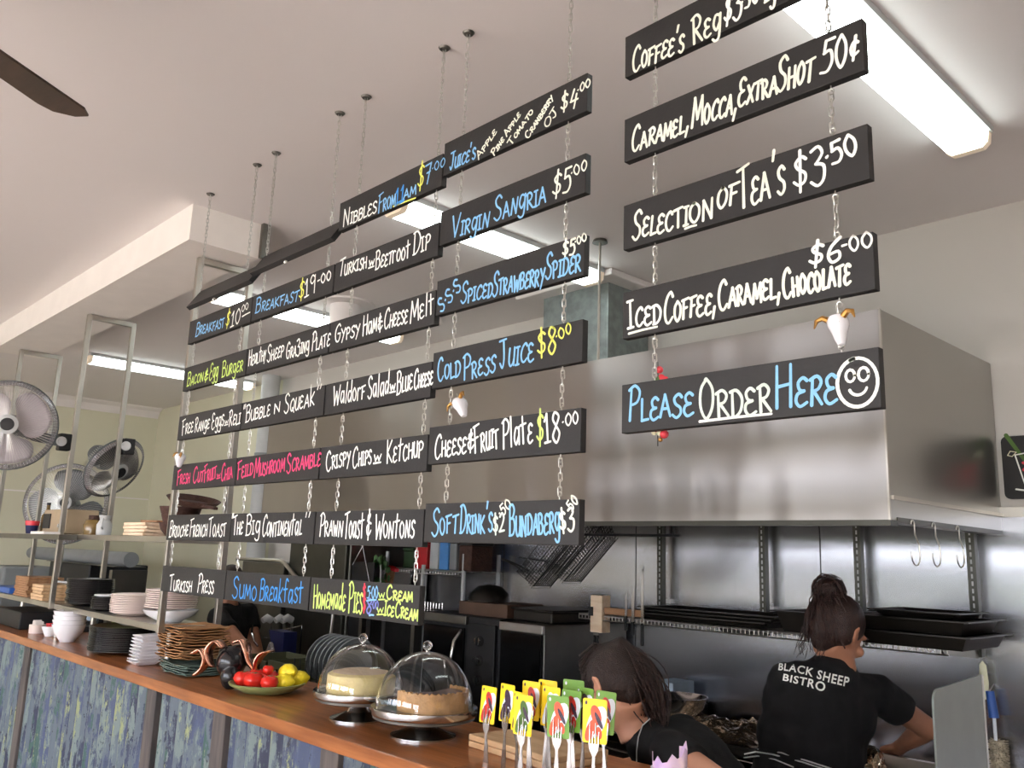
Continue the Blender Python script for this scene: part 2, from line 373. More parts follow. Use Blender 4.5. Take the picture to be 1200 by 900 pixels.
# ---------------------------------------------------------------- fluorescent battens
def fluoro(x, y0, y1, label, zc=HC):
    t = thing('fluorescent_light', label, 'ceiling light', (x, (y0+y1)/2, zc), group='fluorescent lights on the ceiling')
    MB().box((x-.075, y0, zc-.022), (x+.075, y1, zc)).build('housing', K['lgrey'], t)
    d = MB(); prof = [(-.066, -.02), (-.062, -.055), (-.045, -.07), (.045, -.07), (.062, -.055), (.066, -.02)]
    d.prism([(x+a, y0+.02, zc+b) for a, b in prof], (0, y1-y0-.04, 0)); d.build('diffuser', K['lamp'], t)
    for ya in (y0-.004, y1-.022):
        MB().prism([(x+a*1.03, ya, zc+b*1.03) for a, b in prof], (0, .026, 0)).build('end_cap', K['endcap'], t)
fluoro(-.895, 1.62, 2.84, 'bright fluorescent ceiling light behind the coffee and caramel boards, upper right')
fluoro(-2.73, 1.88, 3.09, 'fluorescent ceiling light showing between the nibbles and virgin sangria boards')
fluoro(-4.52, 1.93, 3.20, 'fluorescent ceiling light glimpsed under the two breakfast price boards')
fluoro(-6.92, 2.05, 3.40, 'fluorescent ceiling light nearest the cream wall, left of the boards')
# round white flue collar
t = thing('ceiling_vent', 'white round ceiling vent collar behind the turkish dip board', 'vent', (-4.2, 2.6, HC))
MB().lathe([(.17, 3.0), (.165, 2.99), (.09, 2.985), (.085, 2.86), (.08, 2.855)], (-4.2, 2.6, 0), 32).build('collar', K['ceil'], t, smooth=True)
# ---------------------------------------------------------------- exhaust hood, duct, rods
t = thing('exhaust_hood', 'long brushed stainless exhaust hood hung over the cook line', 'exhaust hood', (-2.9, 3.0, 1.74))
hx0, hx1, hy0, hz0, hz1 = -4.9, -1.09, 2.55, 1.738, 2.378
MB().box((hx0, hy0, hz0), (hx1, hy0+.004, hz1)).build('front_sheet', K['hood'], t, uv=True)
MB().box((hx1-.004, hy0, hz0), (hx1, YB, hz1)).build('end_sheet', K['hoodside'], t, uv=True)
MB().box((hx0, hy0, hz0), (hx0+.004, YB, hz1)).build('end_sheet', K['hoodside'], t, uv=True)
MB().box((hx0+.01, hy0+.006, hz1-.01), (hx1-.01, YB, hz1-.002)).build('top_sheet', K['dsteel'], t)
g = MB()
g.box((hx0, hy0-.002, hz0-.014), (hx1+.004, hy0+.05, hz0+.002)); g.box((hx1-.05, hy0+.05, hz0-.004), (hx1+.004, YB, hz0+.012))
g.build('drip_channel', K['darksteel'], t)  # dark colour paints in the shadow gap along the hood's bottom edge
MB().box((hx1, hy0+.01, 1.80), (hx1+.012, YB, 1.812)).build('rail', K['tube'], t)
MB().box((hx1-.002, hy0-.002, hz0), (hx1+.004, hy0+.006, hz1)).build('corner_trim', K['tube'], t)
fl = MB()
for i in range(6): fl.box((hx0+.1+i*.6, 2.8, 1.90), (hx0+.66+i*.6, YB-.25, 1.93), Matrix.Rotation(.12, 3, 'X'))
fl.build('filter', K['dsteel'], t)
MB().box((hx0+.05, hy0+.05, 2.05), (hx1-.05, YB-.01, 2.06)).build('inner_sheet', K['dsteel'], t)
t = thing('duct', 'grey galvanised square duct rising from the hood to the ceiling', 'duct', (-2.93, 3.35, 2.38))
MB().box((-3.17, 3.19, 2.381), (-2.715, YB, 2.985)).build('casing', K['galv'], t, bevel=.004)
MB().box((-3.30, 3.10, 2.965), (-2.62, YB, 2.9995)).build('flange', K['ceil'], t, bevel=.008)
t = thing('hanging_rod', 'thin steel rod with round ceiling plate holding up the hood', 'rod', (-2.421, 2.783, 2.38))
MB().tube([(-2.421, 2.783, 2.376), (-2.421, 2.783, 2.99)], .006, 8).build('rod', K['tube'], t)
MB().lathe([(.035, 2.985), (.03, 2.999)], (-2.421, 2.783, 0), 20).build('ceiling_plate', K['dsteel'], t)
t = thing('drain_pipe', 'pale vertical pipe on the back wall left of the hood', 'pipe', (-6.53, 3.38, 0))
MB().tube([(-6.53, 3.38, 0), (-6.53, 3.38, 2.999)], .075, 20).build('pipe', K['lgrey'], t, smooth=True)
for z in (.9, 2.3): MB().lathe([(.083, z), (.083, z+.05)], (-6.53, 3.38, 0), 20).build('clamp', K['grey'], t)

# ---------------------------------------------------------------- ceiling fan above the diners
hub = V(-1.97, .02, 2.70)
t = thing('ceiling_fan', 'ceiling fan with long dark brown blades in the upper left corner', 'fan', hub)
MB().tube([hub+V(0, 0, .05), V(hub.x, hub.y, 2.999)], .014, 12).build('down_rod', K['dark'], t)
MB().lathe([(.0, -.05), (.07, -.045), (.10, -.01), (.10, .04), (.05, .07), (.02, .08)], hub, 24).build('motor', K['dark'], t, smooth=True)
for k in range(3):
    a = math.radians(122.7+120*k); d = V(math.cos(a), math.sin(a), 0); n_ = V(-d.y, d.x, 0)
    pts = [(.09, -.025), (.14, -.03), (.20, -.06), (.62, -.072), (.66, -.05), (.67, .0), (.65, .055), (.61, .068), (.20, .055), (.14, .03), (.09, .025)]
    MB().prism([hub+d*x+n_*y+V(0, 0, -.01+y*.18) for x, y in pts], (0, 0, .007)).build('blade', K['fanblade'], t, bevel=.002)
# ================================================================ HAND LETTERING (pen strokes laid flat on each board)
# glyph: width | strokes; a stroke starting with ~ is smoothed
G = {
'A': '6|0,0 3,10 6,0|1.1,3.6 5,3.6', 'B': '5.4|.6,0 .6,10|~.2,9.6 3,10.2 5,8.4 3.6,6 1,5.4|~1,5.5 4.4,5.2 5.4,2.6 3.8,.2 0,-.2',
'C': '5.6|~5.4,8.6 4,10.2 1.6,8.4 .4,4.6 1.2,1 3.2,-.2 5.6,1.6', 'D': '5.6|.8,0 .8,10|~-.2,9.6 3,10 5.6,6.8 5,2.4 2.6,0 0,-.2',
'E': '5|~4.8,9 3,10.2 1,8.6 1.6,6 3.6,5.3|~3.6,5.3 .8,4.4 .2,1.8 2,-.2 5,1', 'F': '5|.8,0 .8,9.6|-.4,9.4 5,10.3|.8,5.2 3.8,5.6',
'G': '5.8|~5.4,8.8 3.8,10.2 1.2,8 .4,4.4 1.6,.6 4,0 5.4,2.4 5.4,4.6|3.2,4.6 5.8,4.6', 'H': '5.6|.5,0 .5,10|5.2,0 5.2,10|.5,5 5.2,5.4',
'I': '3|1.5,0 1.5,10|0,9.8 3,10|0,0 3,.1', 'J': '4.4|0,9.8 4.6,10.2|~2.8,10 2.8,3 1.6,-.2 0,1.6', 'K': '5.4|.6,0 .6,10|5,9.6 .8,4.6 5.4,0',
'L': '4.4|.8,10 .6,0 4.6,.4', 'M': '7|0,0 1,10 3.4,2.4 6,10 7,0', 'N': '6|.4,0 .8,10 5,0 5.6,10', 'O': '5.6|~2.8,10 .6,7.6 .4,3 2.6,-.1 5,2.6 5.2,7.2 3,10 2.2,9.8',
'P': '5.2|.9,0 .9,9.8|~-.2,9.2 2.6,10.4 5.2,8.4 4.2,5.4 1,4.6', 'Q': '5.6|~2.8,10 .6,7.6 .4,3 2.6,-.1 5,2.6 5.2,7.2 3,10|3.2,2.6 5.8,-1.4',
'R': '5.4|.8,0 .8,9.8|~-.2,9.2 2.8,10.3 4.8,8.2 3.6,5.6 .9,5|1.6,5 5.4,0', 'S': '5|~4.9,8.8 3.2,10.3 .9,8.6 1.6,6 4.2,4 4.4,1.4 2.2,-.3 0,1.2',
'T': '5.4|2.6,0 2.8,9.8|-.2,9.4 5.8,10.4', 'U': '5.4|~.5,10 .4,3 2,-.1 4.2,1.4 5,5|5,10 5,0', 'V': '5.6|0,10 2.6,0 5.6,10.4', 'W': '7.4|0,10 1.8,0 3.7,7 5.6,0 7.4,10',
'X': '5|0,0 5,10|.2,10 5,0', 'Y': '5|0,10 2.6,5.4|5,10 1,-2.4', 'Z': '5|.2,9.6 5,10 0,0 5,.2',
'3': '5|~.4,9.4 3,10.3 4.4,8.2 2,5.6|~2,5.6 4.8,4.6 4.6,1 2.4,-.6 0,.8', '5': '5|4.8,10 1.4,9.8 1,6|~1,6 3.6,6.4 4.6,3 3,.2 .2,.2',
'0': '5|~2.5,10 .5,7 .5,3 2.5,0 4.5,3 4.5,7 2.7,10', '1': '3.4|.4,7.6 2,10 1.8,0|0,0 3.6,.1', '4': '5|1.4,10 .2,3.6 5,4|3.6,7 3.2,-.6', '6': '4.8|~4,10.3 1.2,7 .4,3 2,0 4.4,1.4 3.8,4.4 .8,3.6',
'7': '5|.2,9.4 5,10 2,-2|1.6,4.6 4.4,5', '8': '4.8|~3.8,9.4 2,10.2 .8,8 2.4,5.6 4.4,2.6 2.4,-.4 .4,2 2.4,5.2 4.4,8.2 3.4,9.8', '9': '4.8|~4.2,8.6 2.2,10.2 .5,7.8 1.8,5.4 4.2,7|4.4,9.6 3.6,-.6', '2': '5|~.4,8.4 2.4,10.3 4.4,8 3,4 .2,.2|.2,.2 5,.6',
'$': '5|~4.6,8 3,8.9 1,7.4 1.8,5.6 4.2,4 4,1.8 2,1 .2,2.2|2.6,10.8 2.4,-1', '¢': '4.6|~4.2,7 2.4,7.8 .6,5 1.6,2 4.2,3|3.2,10 1.6,0', '.': '1.4|.5,4.4 .9,4.7', ',': '2|1.2,1.6 .2,-2', '-': '2.6|.3,5 2.4,5.2',
"'": '1.6|1.2,11 .6,8.6', '"': '3|.8,11 .4,8.8|2.6,11.2 2,8.8', '&': '4.4|~4.4,5.4 .8,6.6 3,8 3.2,9.2 1.2,8.6 1.2,6.4 2.6,5.4|~2.6,5.4 .4,4 .8,1.4 2.6,.8 4.6,2.6|2.4,11.2 2,-1.2',
'+': '4.2|1.8,0 2,9.4|.2,6.4 4.4,6.8', '|': '2|1,0 1,11', 'a': '4.4|~4,5.4 1.6,6 .4,2.6 1.8,.2 3.8,3|4,6 4.2,0', 'd': '4.6|~4,4.8 1.6,5.6 .4,2.4 1.8,.1 4,2.6|4.2,11 4.2,0', 'f': '4.2|~4.4,9.4 3,10.4 2,8 2,0|.4,5.4 4,5.8',
'l': '1.8|.9,10.6 .9,0', 'k': '4.2|.6,0 .6,10.8|4,6.6 .8,3 4.2,0', 'o': '4.2|~2.1,6.4 .3,4 .8,.6 3,.2 4.2,3.4 2.6,6.3', 'g': '4.4|~4,5.6 1.4,6.2 .4,3 2.2,.8 4,3.4|~4.1,6.2 4,-1.6 2,-3 .2,-2', 'i': '1.6|.8,0 .8,6|~.8,8.8 .3,8.3 1,7.9 1.2,8.6 .8,8.8',
'%': '4.6|0,6.4 1.1,2 2.3,5.4 3.5,2 4.6,6.4|0,.2 4.8,.4', 'm': '6|.4,0 .6,6 2.8,1.6 5,6 5.6,0', 'n': '4.4|.4,0 .6,6 3.6,.4 4,6.2', 'r': '3.6|.6,0 .6,6|~.6,4.6 2,6.2 3.6,5.6',
}
SMALL = .64
def smooth(pts, k=4):
    out = []; P_ = [pts[0]]+pts+[pts[-1]]
    for i in range(1, len(P_)-2):
        a, b, c, d = P_[i-1:i+3]
        for j in range(k):
            t = j/k
            out.append(tuple(.5*((2*b[q])+(-a[q]+c[q])*t+(2*a[q]-5*b[q]+4*c[q]-d[q])*t*t+(-a[q]+3*b[q]-3*c[q]+d[q])*t**3) for q in (0, 1)))
    return out+[pts[-1]]
def glyph_strokes(text):
    """list of strokes (in em units, cap height 10), total width; capital = tall, lower case = small cap, `x = true lower case"""
    x = 0; out = []; i = 0
    while i < len(text):
        ch = text[i]
        if ch == ' ': x += 3.2; i += 1; continue
        sx = sy = 1; key = ch
        if ch == '`':
            i += 1; key = text[i]
            if key not in G: key = key.upper(); sx, sy = .74, SMALL
        elif ch.isalpha() and ch.islower(): key = ch.upper(); sx, sy = .74, SMALL
        g_ = G[key].split('|') if key != '|' else ['2', '1,0 1,11']
        wd = float(g_[0]); jx = random.uniform(.92, 1.08); sh = random.uniform(-.06, .10); dy = random.uniform(-.35, .35)
        for s_ in g_[1:]:
            if not s_: continue
            sm = s_[0] == '~'; pts = [tuple(float(v) for v in q.split(',')) for q in s_.lstrip('~').split()]
            if sm: pts = smooth(pts)
            out.append([(x+(a*jx+b*sh)*sx, b*sy+dy) for a, b in pts])
        x += (wd*jx)*sx+1.25*(.8 if sx < 1 else 1); i += 1
    return out, max(x-1.2, 1)
def strokes_to_mesh(mb, strokes, fn, wid):
    """pen strokes as flat ribbons with round ends, each laid a hair above the last so that crossings do not z-fight"""
    mb.k = getattr(mb, 'k', 0); ax, ay = mb.ax, mb.ay; az = ax.cross(ay)
    for st in strokes:
        P_ = [fn(*q) for q in st]; runs = [[P_[0]]]
        for i in range(1, len(P_)):
            if (P_[i]-P_[i-1]).length < 1e-5: continue
            runs[-1].append(P_[i])
            if i < len(P_)-1:
                d0 = P_[i]-P_[i-1]; d1 = P_[i+1]-P_[i]
                if d1.length > 1e-5 and d0.angle(d1) > 1.0: runs.append([P_[i]])
        for run in runs:
            if len(run) < 2: continue
            mb.k += 1; off = az*(mb.k % 14)*.00005; N = len(run); L = []; R_ = []
            for i, q in enumerate(run):
                d = (run[min(i+1, N-1)]-run[max(i-1, 0)]).normalized()
                wv = wid*(1.06-.2*i/(N-1)); s_ = (ax*(-d.dot(ay))+ay*d.dot(ax))*wv/2
                L.append(q+s_+off); R_.append(q-s_+off)
            def cap(q, d, s_):
                return [q+off+s_*math.cos(t*PI/5)+d*s_.length*math.sin(t*PI/5) for t in range(1, 5)]
            d0 = (run[0]-run[1]).normalized(); d1 = (run[-1]-run[-2]).normalized()
            s0 = (L[0]-R_[0])/2; s1 = (L[-1]-R_[-1])/2
            ca = cap(run[0], d0, s0); cb = cap(run[-1], d1, s1)
            vs = L+R_+ca+cb; fs = [(i, i+1, N+i+1, N+i) for i in range(N-1)]
            fs.append(tuple([0]+[2*N+j for j in range(4)]+[N])); fs.append(tuple([N-1]+[2*N+4+j for j in range(4)]+[2*N-1]))
            mb.add(vs, fs)
BY = 1.35
W_, Bl, Db, Gn, Pk, Yl, Cr, Rd, Pu, Gy = 'chalkwhite', 'chalkblue', 'chalkdeep', 'chalkgreen', 'chalkpink', 'chalkyellow', 'chalkcream', 'chalkred', 'chalkpurple', 'chalkgrey'
CX = {1: (-3.308, -2.785), 2: (-2.779, -2.250), 3: (-2.243, -1.733), 4: (-1.728, -1.212), 5: (-1.102, -.577)}
TOP = {4: [2.690, 2.492, 2.300, 2.106, 1.912, 1.7195], 5: [2.73, 2.532, 2.334, 2.142, 1.947], 3: [2.664, 2.467, 2.278, 2.085, 1.895, 1.7065, 1.519]}
TOP[1] = TOP[2] = TOP[3]
BH = {1: .0935, 2: .0935, 3: .094, 4: .0945, 5: .099}
# (column, row, short name for labels, [(text, x0,y0, x1,y1 baseline pixels, cap height share, colour)...])
TXT = [
(5, 0, 'coffees', [("Coffee's", 741, 84, 801, 59, .52, Cr), ('Re`g', 812, 51, 844, 36, .55, Cr), ('$3', 848, 28, 868, 21, .55, W_), ('.50', 869, 12, 889, 1, .32, W_), ('L`g $4', 896, 3, 930, -10, .5, W_)]),
(5, 1, 'caramel, mocca and extra shot', [('Caramel,', 740, 178, 807, 154, .50, Cr), ('Mocca,', 811, 149, 863, 133, .56, Cr), ('Extra', 865, 125, 910, 109, .50, Cr), ('Shot', 910, 108, 952, 94, .58, Cr), ('50', 961, 86, 992, 76, .55, W_), ('¢', 996, 72, 1007, 68, .40, W_)]),
(5, 2, "selection of tea's", [('Selecti', 741, 281, 806, 263, .54, Cr), ('on', 808, 263, 835, 254, .56, Cr), ('of', 840, 245, 864, 239, .56, Cr), ("Tea's", 866, 245, 920, 227, .72, Cr), ('$3', 930, 222, 967, 212, .60, W_), ('.50', 969, 196, 1006, 180, .36, W_)]),
(5, 3, 'iced coffee', [('Iced', 736, 386, 774, 377, .52, W_), ('Coffee,', 778, 378, 839, 366, .54, Cr), ('Caramel,', 842, 363, 915, 348, .50, Cr), ('Chocolate', 918, 349, 996, 332, .47, Cr), ('$6', 948, 313, 985, 306, .36, W_), ('-00', 987, 297, 1023, 288, .24, W_)]),
(5, 4, 'please order here', [('Please', 736, 494, 812, 486, .60, Bl), ('Order', 820, 491, 903, 482, .66, Gy), ('Here', 909, 479, 980, 470, .66, Bl)]),
(4, 0, "juice's", [("Juice's", 527, 199, 557, 186, .44, Bl), ('Apple', 561, 187, 582, 155, .22, Cr), ('Pine Apple', 579, 183, 610, 135, .20, Cr), ('Tomato', 599, 171, 625, 131, .20, Cr), ('Cranberry', 619, 163, 649, 115, .20, Cr), ('OJ', 641, 151, 654, 131, .22, Cr), ('$4', 657, 131, 676, 124, .42, Cr), ('.00', 677, 110, 692, 101, .20, Cr)]),
(4, 1, 'virgin sangria', [('Vir`gin', 529, 279, 572, 265, .55, Bl), ('San`gria', 579, 259, 639, 237, .58, Bl), ('$5', 647, 231, 669, 223, .55, Cr), ('.00', 670, 208, 688, 198, .24, Cr)]),
(4, 2, 's.s.s. spiced strawberry spider', [('S.S.S', 517, 366, 541, 338, .36, Bl), ('Spiced', 540, 356, 576, 347, .50, Bl), ('Strawberry', 577, 347, 637, 333, .56, Bl), ('Spider', 639, 328, 680, 317, .56, Bl), ('$5', 659, 301, 674, 297, .34, Cr), ('.00', 674, 288, 688, 281, .18, Cr)]),
(4, 3, 'cold press juice', [('Cold', 513, 448, 539, 439, .56, Bl), ('Press', 543, 445, 580, 436, .58, Bl), ('Juice', 586, 431, 625, 422, .62, Bl), ('$8', 630, 418, 652, 412, .56, Yl), ('.00', 652, 400, 670, 390, .24, Yl)]),
(4, 4, 'cheese and fruit plate', [('Cheese', 509, 537, 546, 531, .55, W_), ('&', 548, 528, 555, 527, .42, W_), ('Fruit', 556, 530, 584, 524, .62, W_), ('P`l`a`+e', 589, 526, 624, 518, .62, W_), ('$', 629, 519, 637, 518, .66, Gn), ('18', 639, 520, 657, 516, .60, W_), ('.00', 659, 501, 678, 496, .25, W_)]),
(4, 5, 'soft drinks and bundaberg', [('Soft', 506, 627, 536, 624, .60, Bl), ("Drink's", 539, 625, 577, 623, .60, Bl), ('$2', 578, 624, 591, 623, .38, Gy), ('.50', 587, 607, 600, 594, .24, Cr), ('Bundaber`g', 597, 628, 656, 624, .62, Bl), ('$3', 657, 623, 673, 620, .42, Cr), ('.50', 669, 602, 678, 588, .22, Cr)]),
(3, 0, 'nibbles', [('Nibbles', 402, 266, 441, 249, .52, W_), ('From', 443, 250, 463, 241, .55, Bl), ('11', 463, 241, 473, 236, .48, Db), ('am', 473, 233, 487, 227, .40, Bl), ('$', 489, 221, 496, 218, .70, Yl), ('7', 498, 213, 505, 210, .46, Bl), ('.00', 506, 202, 521, 195, .24, Bl)]),
(1, 1, 'breakfast ten dollars', [('Breakfast', 229, 394, 262, 383, .50, Bl), ('$', 264, 384, 268, 383, .60, Yl), ('10', 270, 383, 281, 378, .54, W_), ('00', 283, 366, 291, 362, .24, W_)]),
(2, 1, 'breakfast nineteen dollars', [('Breakfast', 299, 367, 349, 352, .50, Bl), ('$', 350, 351, 356, 348, .62, Yl), ('19', 357, 348, 370, 341, .56, W_), ('-00', 372, 335, 388, 327, .30, W_)]),
(3, 1, 'turkish with beetroot dip', [('Turkish', 397, 324, 429, 314, .50, W_), ('%', 432, 315, 438, 313, .34, W_), ('Beet`r`o`o`+', 440, 316, 480, 301, .52, W_), ('Dip', 484, 299, 503, 291, .60, W_)]),
(1, 2, 'bacon and egg burger', [('Bacon', 219, 453, 238, 446, .50, Gn), ('&', 239, 447, 243, 446, .40, Gn), ('E`g`g', 245, 446, 255, 442, .60, Gn), ('Bur`ger', 260, 442, 284, 434, .55, Gn)]),
(2, 2, 'healthy sheep grazing plate', [('He`al+hy', 291, 429, 311, 422, .52, W_), ('Sheep', 313, 424, 332, 417, .54, W_), ('Gra3in`g', 335, 421, 362, 411, .50, W_), ('Plate', 365, 411, 386, 405, .56, W_)]),
(3, 2, 'gypsy ham and cheese melt', [('Gypsy', 392, 401, 421, 393, .50, W_), ('H`am', 425, 394, 441, 388, .56, W_), ('&', 443, 388, 448, 386, .42, W_), ('Cheese', 450, 385, 477, 378, .54, W_), ('Me`l`+', 481, 378, 508, 367, .56, W_)]),
(1, 3, 'free range eggs', [('Free', 213, 510, 226, 506, .56, W_), ('Ran`ge', 228, 507, 245, 502, .50, W_), ('E`g`gs', 248, 504, 262, 498, .56, W_), ('%', 263, 499, 267, 498, .26, W_), ('Reli', 268, 500, 281, 496, .52, W_)]),
(2, 3, 'bubble n squeak', [('"Bubble', 284, 496, 316, 486, .54, W_), ('n', 321, 485, 328, 482, .46, W_), ('S`quea`k', 333, 484, 368, 475, .58, W_), ('"', 370, 474, 376, 472, .48, W_)]),
(3, 3, 'waldorf salad with blue cheese', [('W`a`l`d`o`rf', 390, 475, 427, 467, .54, W_), ('S`a`l`a`d', 431, 468, 455, 461, .58, W_), ('%', 457, 460, 463, 459, .34, W_), ('Blue', 465, 462, 483, 456, .58, W_), ('Cheese', 485, 456, 507, 450, .50, W_)]),
(1, 4, 'fresh cut fruit', [('Fresh', 207, 568, 222, 565, .52, Pk), ('Cut', 226, 567, 238, 563, .54, Pk), ('Fruit', 239, 565, 253, 560, .58, Pk), ('%', 254, 561, 258, 560, .24, Pk), ('Chia', 259, 564, 272, 560, .56, Pk)]),
(2, 4, 'feild mushroom scramble', [('Feild', 278, 561, 296, 556, .56, Pk), ('Mushroom', 298, 559, 333, 551, .58, Pk), ('Scramble', 336, 554, 375, 545, .56, Pk)]),
(3, 4, 'crispy chips with ketchup', [('Crispy', 382, 552, 410, 544, .54, W_), ('Chips', 413, 548, 435, 543, .54, W_), ('%', 438, 543, 446, 542, .34, W_), ('Ke`+chup', 453, 543, 495, 535, .58, W_)]),
(1, 5, 'brioche french toast', [('Brioche', 198, 629, 220, 628, .56, W_), ('French', 222, 629, 242, 628, .58, W_), ('Toast', 244, 629, 264, 628, .60, W_)]),
(2, 5, 'the big continental', [('"The', 270, 626, 284, 625, .58, W_), ('Bi`g', 288, 627, 304, 626, .62, W_), ('Conti`nen`+`al', 307, 628, 353, 627, .62, W_), ('"', 357, 627, 364, 627, .58, W_)]),
(3, 5, 'prawn toast and wontons', [('Prawn', 374, 629, 401, 628, .60, W_), ('To`a`s`+'.replace('`s', 's'), 403, 630, 426, 629, .66, W_), ('&', 429, 630, 434, 630, .62, W_), ('Won`+ons', 439, 631, 485, 629, .60, W_)]),
(1, 6, 'turkish press', [('Turkish', 198, 691, 224, 694, .52, W_), ('Press', 231, 693, 250, 696, .58, W_)]),
(2, 6, 'sumo breakfast', [('Sumo', 272, 700, 300, 703, .62, Db), ('Bre`a`k`f`as`+', 304, 703, 354, 707, .60, Db)]),
(3, 6, 'homemade pies', [('Ho`me', 367, 712, 385, 713, .60, Gn), ('`m`a`de', 386, 713, 404, 715, .60, Gn), ('Pies', 408, 717, 424, 719, .74, Gn), ('$', 425, 700, 428, 700, .30, Rd), ('5.00', 430, 701, 443, 701, .28, Bl), ('%', 444, 703, 451, 703, .26, Gn), ('Cream', 453, 702, 483, 705, .32, Gn), ('$', 425, 717, 428, 717, .36, Rd), ('8', 429, 718, 435, 718, .34, Pu), ('.00', 435, 713, 443, 714, .20, Pu), ('%', 442, 720, 449, 720, .26, Gn), ('Ice', 450, 721, 461, 722, .34, Gn), ('Cream', 463, 723, 489, 727, .36, Gn)]),
]
UND = {(5, 3): [(737, 391, 770, 383, Cr)], (5, 4): [(820, 494, 904, 485, W_)], (3, 0): [(461, 242, 487, 232, Yl), (465, 238, 474, 234, Db)], (1, 1): [(284, 371, 293, 366, W_)], (5, 2): [(803, 268, 816, 264, Cr)], (3, 6): [(430, 704, 441, 703, Bl), (433, 721, 438, 721, Bl)]}
def board_bolts(t, x0, x1, z, h):
    pass
boards = {}
for c, r, nm, words in TXT:
    x0, x1 = CX[c]; zt = TOP[c][r]; h = BH[c]
    t = thing('menu_board', 'black chalk style board lettered ' + nm + (', the leftmost column' if c == 1 else ''), 'menu board', ((x0+x1)/2, BY, zt), group='black menu boards hung on chains')
    boards[(c, r)] = t
    MB().box((x0, BY-.009, zt-h), (x1, BY+.009, zt)).build('panel', K['black'], t, bevel=.0012)
    yf = BY-.009-.0006
    bycol = {}
    for text, a0, b0, a1, b1, hs, colr in words:
        p0 = oY(a0, b0, yf); p1 = oY(a1, b1, yf); st, wd = glyph_strokes(text)
        ex = (p1-p0); L = ex.length; ex = ex.normalized() if L > 1e-4 else V(1, 0, 0); ey = V(-ex.z, 0, ex.x)
        if len(text) <= 1 and L < .01: L = hs*h*.45
        sx = L/wd; sy = hs*h*.1*1.12
        mb = bycol.setdefault(colr, MB()); mb.ax = V(1, 0, 0); mb.ay = V(0, 0, 1)
        wid = .0060 if c == 5 else (.0056 if c == 4 else .0054)
        if hs < .3: wid *= .72
        strokes_to_mesh(mb, st, lambda a, b: p0+ex*(a*sx)+ey*(b*sy), wid)
    for a0, b0, a1, b1, colr in UND.get((c, r), []):
        mb = bycol.setdefault(colr, MB()); mb.ax = V(1, 0, 0); mb.ay = V(0, 0, 1)
        p0 = oY(a0, b0, yf); p1 = oY(a1, b1, yf)
        strokes_to_mesh(mb, [[(0, 0), (.5, 0), (1, 0)]], lambda a, b: p0+(p1-p0)*a+V(0, 0, .001)*math.sin(a*3), .005)
    if (c, r) == (5, 4):
        mb = bycol[W_]; o_ = oY(1004.5, 448, yf)
        fn = lambda a, b: o_+V(a, 0, b)
        cir = lambda rx, rz, cx, cz, a0=0, a1=2*PI, k=28: [(cx+rx*math.cos(a0+(a1-a0)*i/k), cz+rz*math.sin(a0+(a1-a0)*i/k)) for i in range(k+1)]
        strokes_to_mesh(mb, [cir(.0335, .040, 0, 0, 1.7, 1.7+2*PI+.2)], fn, .0062)
        strokes_to_mesh(mb, [cir(.0075, .010, -.011, .012, k=12), cir(.0085, .011, .011, .012, k=12), cir(.015, .015, .001, -.006, PI+.4, 2*PI-.3, 12)], fn, .005)
    nm_ = {W_: 'white', Bl: 'light blue', Db: 'deep blue', Gn: 'lime green', Pk: 'pink', Yl: 'yellow', Cr: 'cream', Rd: 'red', Pu: 'violet', Gy: 'soft white'}
    for k_, mb in bycol.items(): lab(mb.build('lettering', K[k_], t), nm_[k_]+' hand lettering')
# two blank boards swung up edge-on in the top row
for c, nm in ((1, 'blank black board tipped back edge-on, leftmost in the top row'), (2, 'blank black board tipped back edge-on beside the nibbles board')):
    x0, x1 = CX[c]; zt = 2.603 if c == 1 else 2.628
    t = thing('menu_board', nm, 'menu board', ((x0+x1)/2, BY, zt), group='black menu boards hung on chains'); boards[(c, 0)] = t
    th = math.radians(33); R = Matrix.Rotation(-th, 3, 'X')
    b = MB().box((x0, BY-.009, zt-.0935), (x1+.004, BY+.009, zt), R, (0, BY, zt-.05)); b.build('panel', K['black'], t, bevel=.0012)
    xm = (x0+x1)/2-.01
    MB().ball((xm, BY-.03, zt-.098), .007, 8).build('screw_eye', K['chain'], t)

# ---------------------------------------------------------------- chains
def link(mb, c, rot, L=.0185, w_=.0085, r=.0013):
    pts = []
    for i in range(10):
        a = 2*PI*i/10; pts.append(V(math.cos(a)*w_/2, 0, math.sin(a)*w_/2+(L/2-w_/2)*(1 if math.sin(a) > 0 else -1)))
    R = Rz(rot); mb.tube([c+R @ q for q in pts], r, 5, closed=True)
def chain(x, z0, z1, label, hooks=(1, 1), plate=False):
    t = thing('chain', label, 'chain', (x, BY, z1), group='zinc chains between the menu boards')
    mb = MB(); ztop = z1-(.012 if hooks[1] else 0); zb = z0+(.012 if hooks[0] else 0); n_ = max(2, round((ztop-zb)/.0153)); st = (ztop-zb)/n_
    a0 = random.uniform(.5, 1.1)
    for i in range(n_): link(mb, V(x+random.uniform(-.0008, .0008), BY, zb+st*(i+.5)), a0+(i % 2)*PI/2+random.uniform(-.15, .15), L=st+.0048)
    mb.build('links', K['chain'], t, smooth=True)
    for on, z, s_ in ((hooks[0], z0, 1), (hooks[1], z1, -1)):
        if on:
            hk = MB(); hk.tube([V(x, BY, z-s_*.002), V(x, BY, z+s_*.007)], .0014, 6)
            hk.tube([V(x+math.cos(a)*.0055, BY, z+s_*.012+math.sin(a)*.0055) for a in [2*PI*i/10 for i in range(10)]], .0013, 5, closed=True)
            hk.build('eye_hook', K['chain'], t, smooth=True)
    if plate: MB().lathe([(.013, z1-.006), (.017, z1-.001)], (x, BY, 0), 16).build('ceiling_hook_plate', K['dsteel'], t)
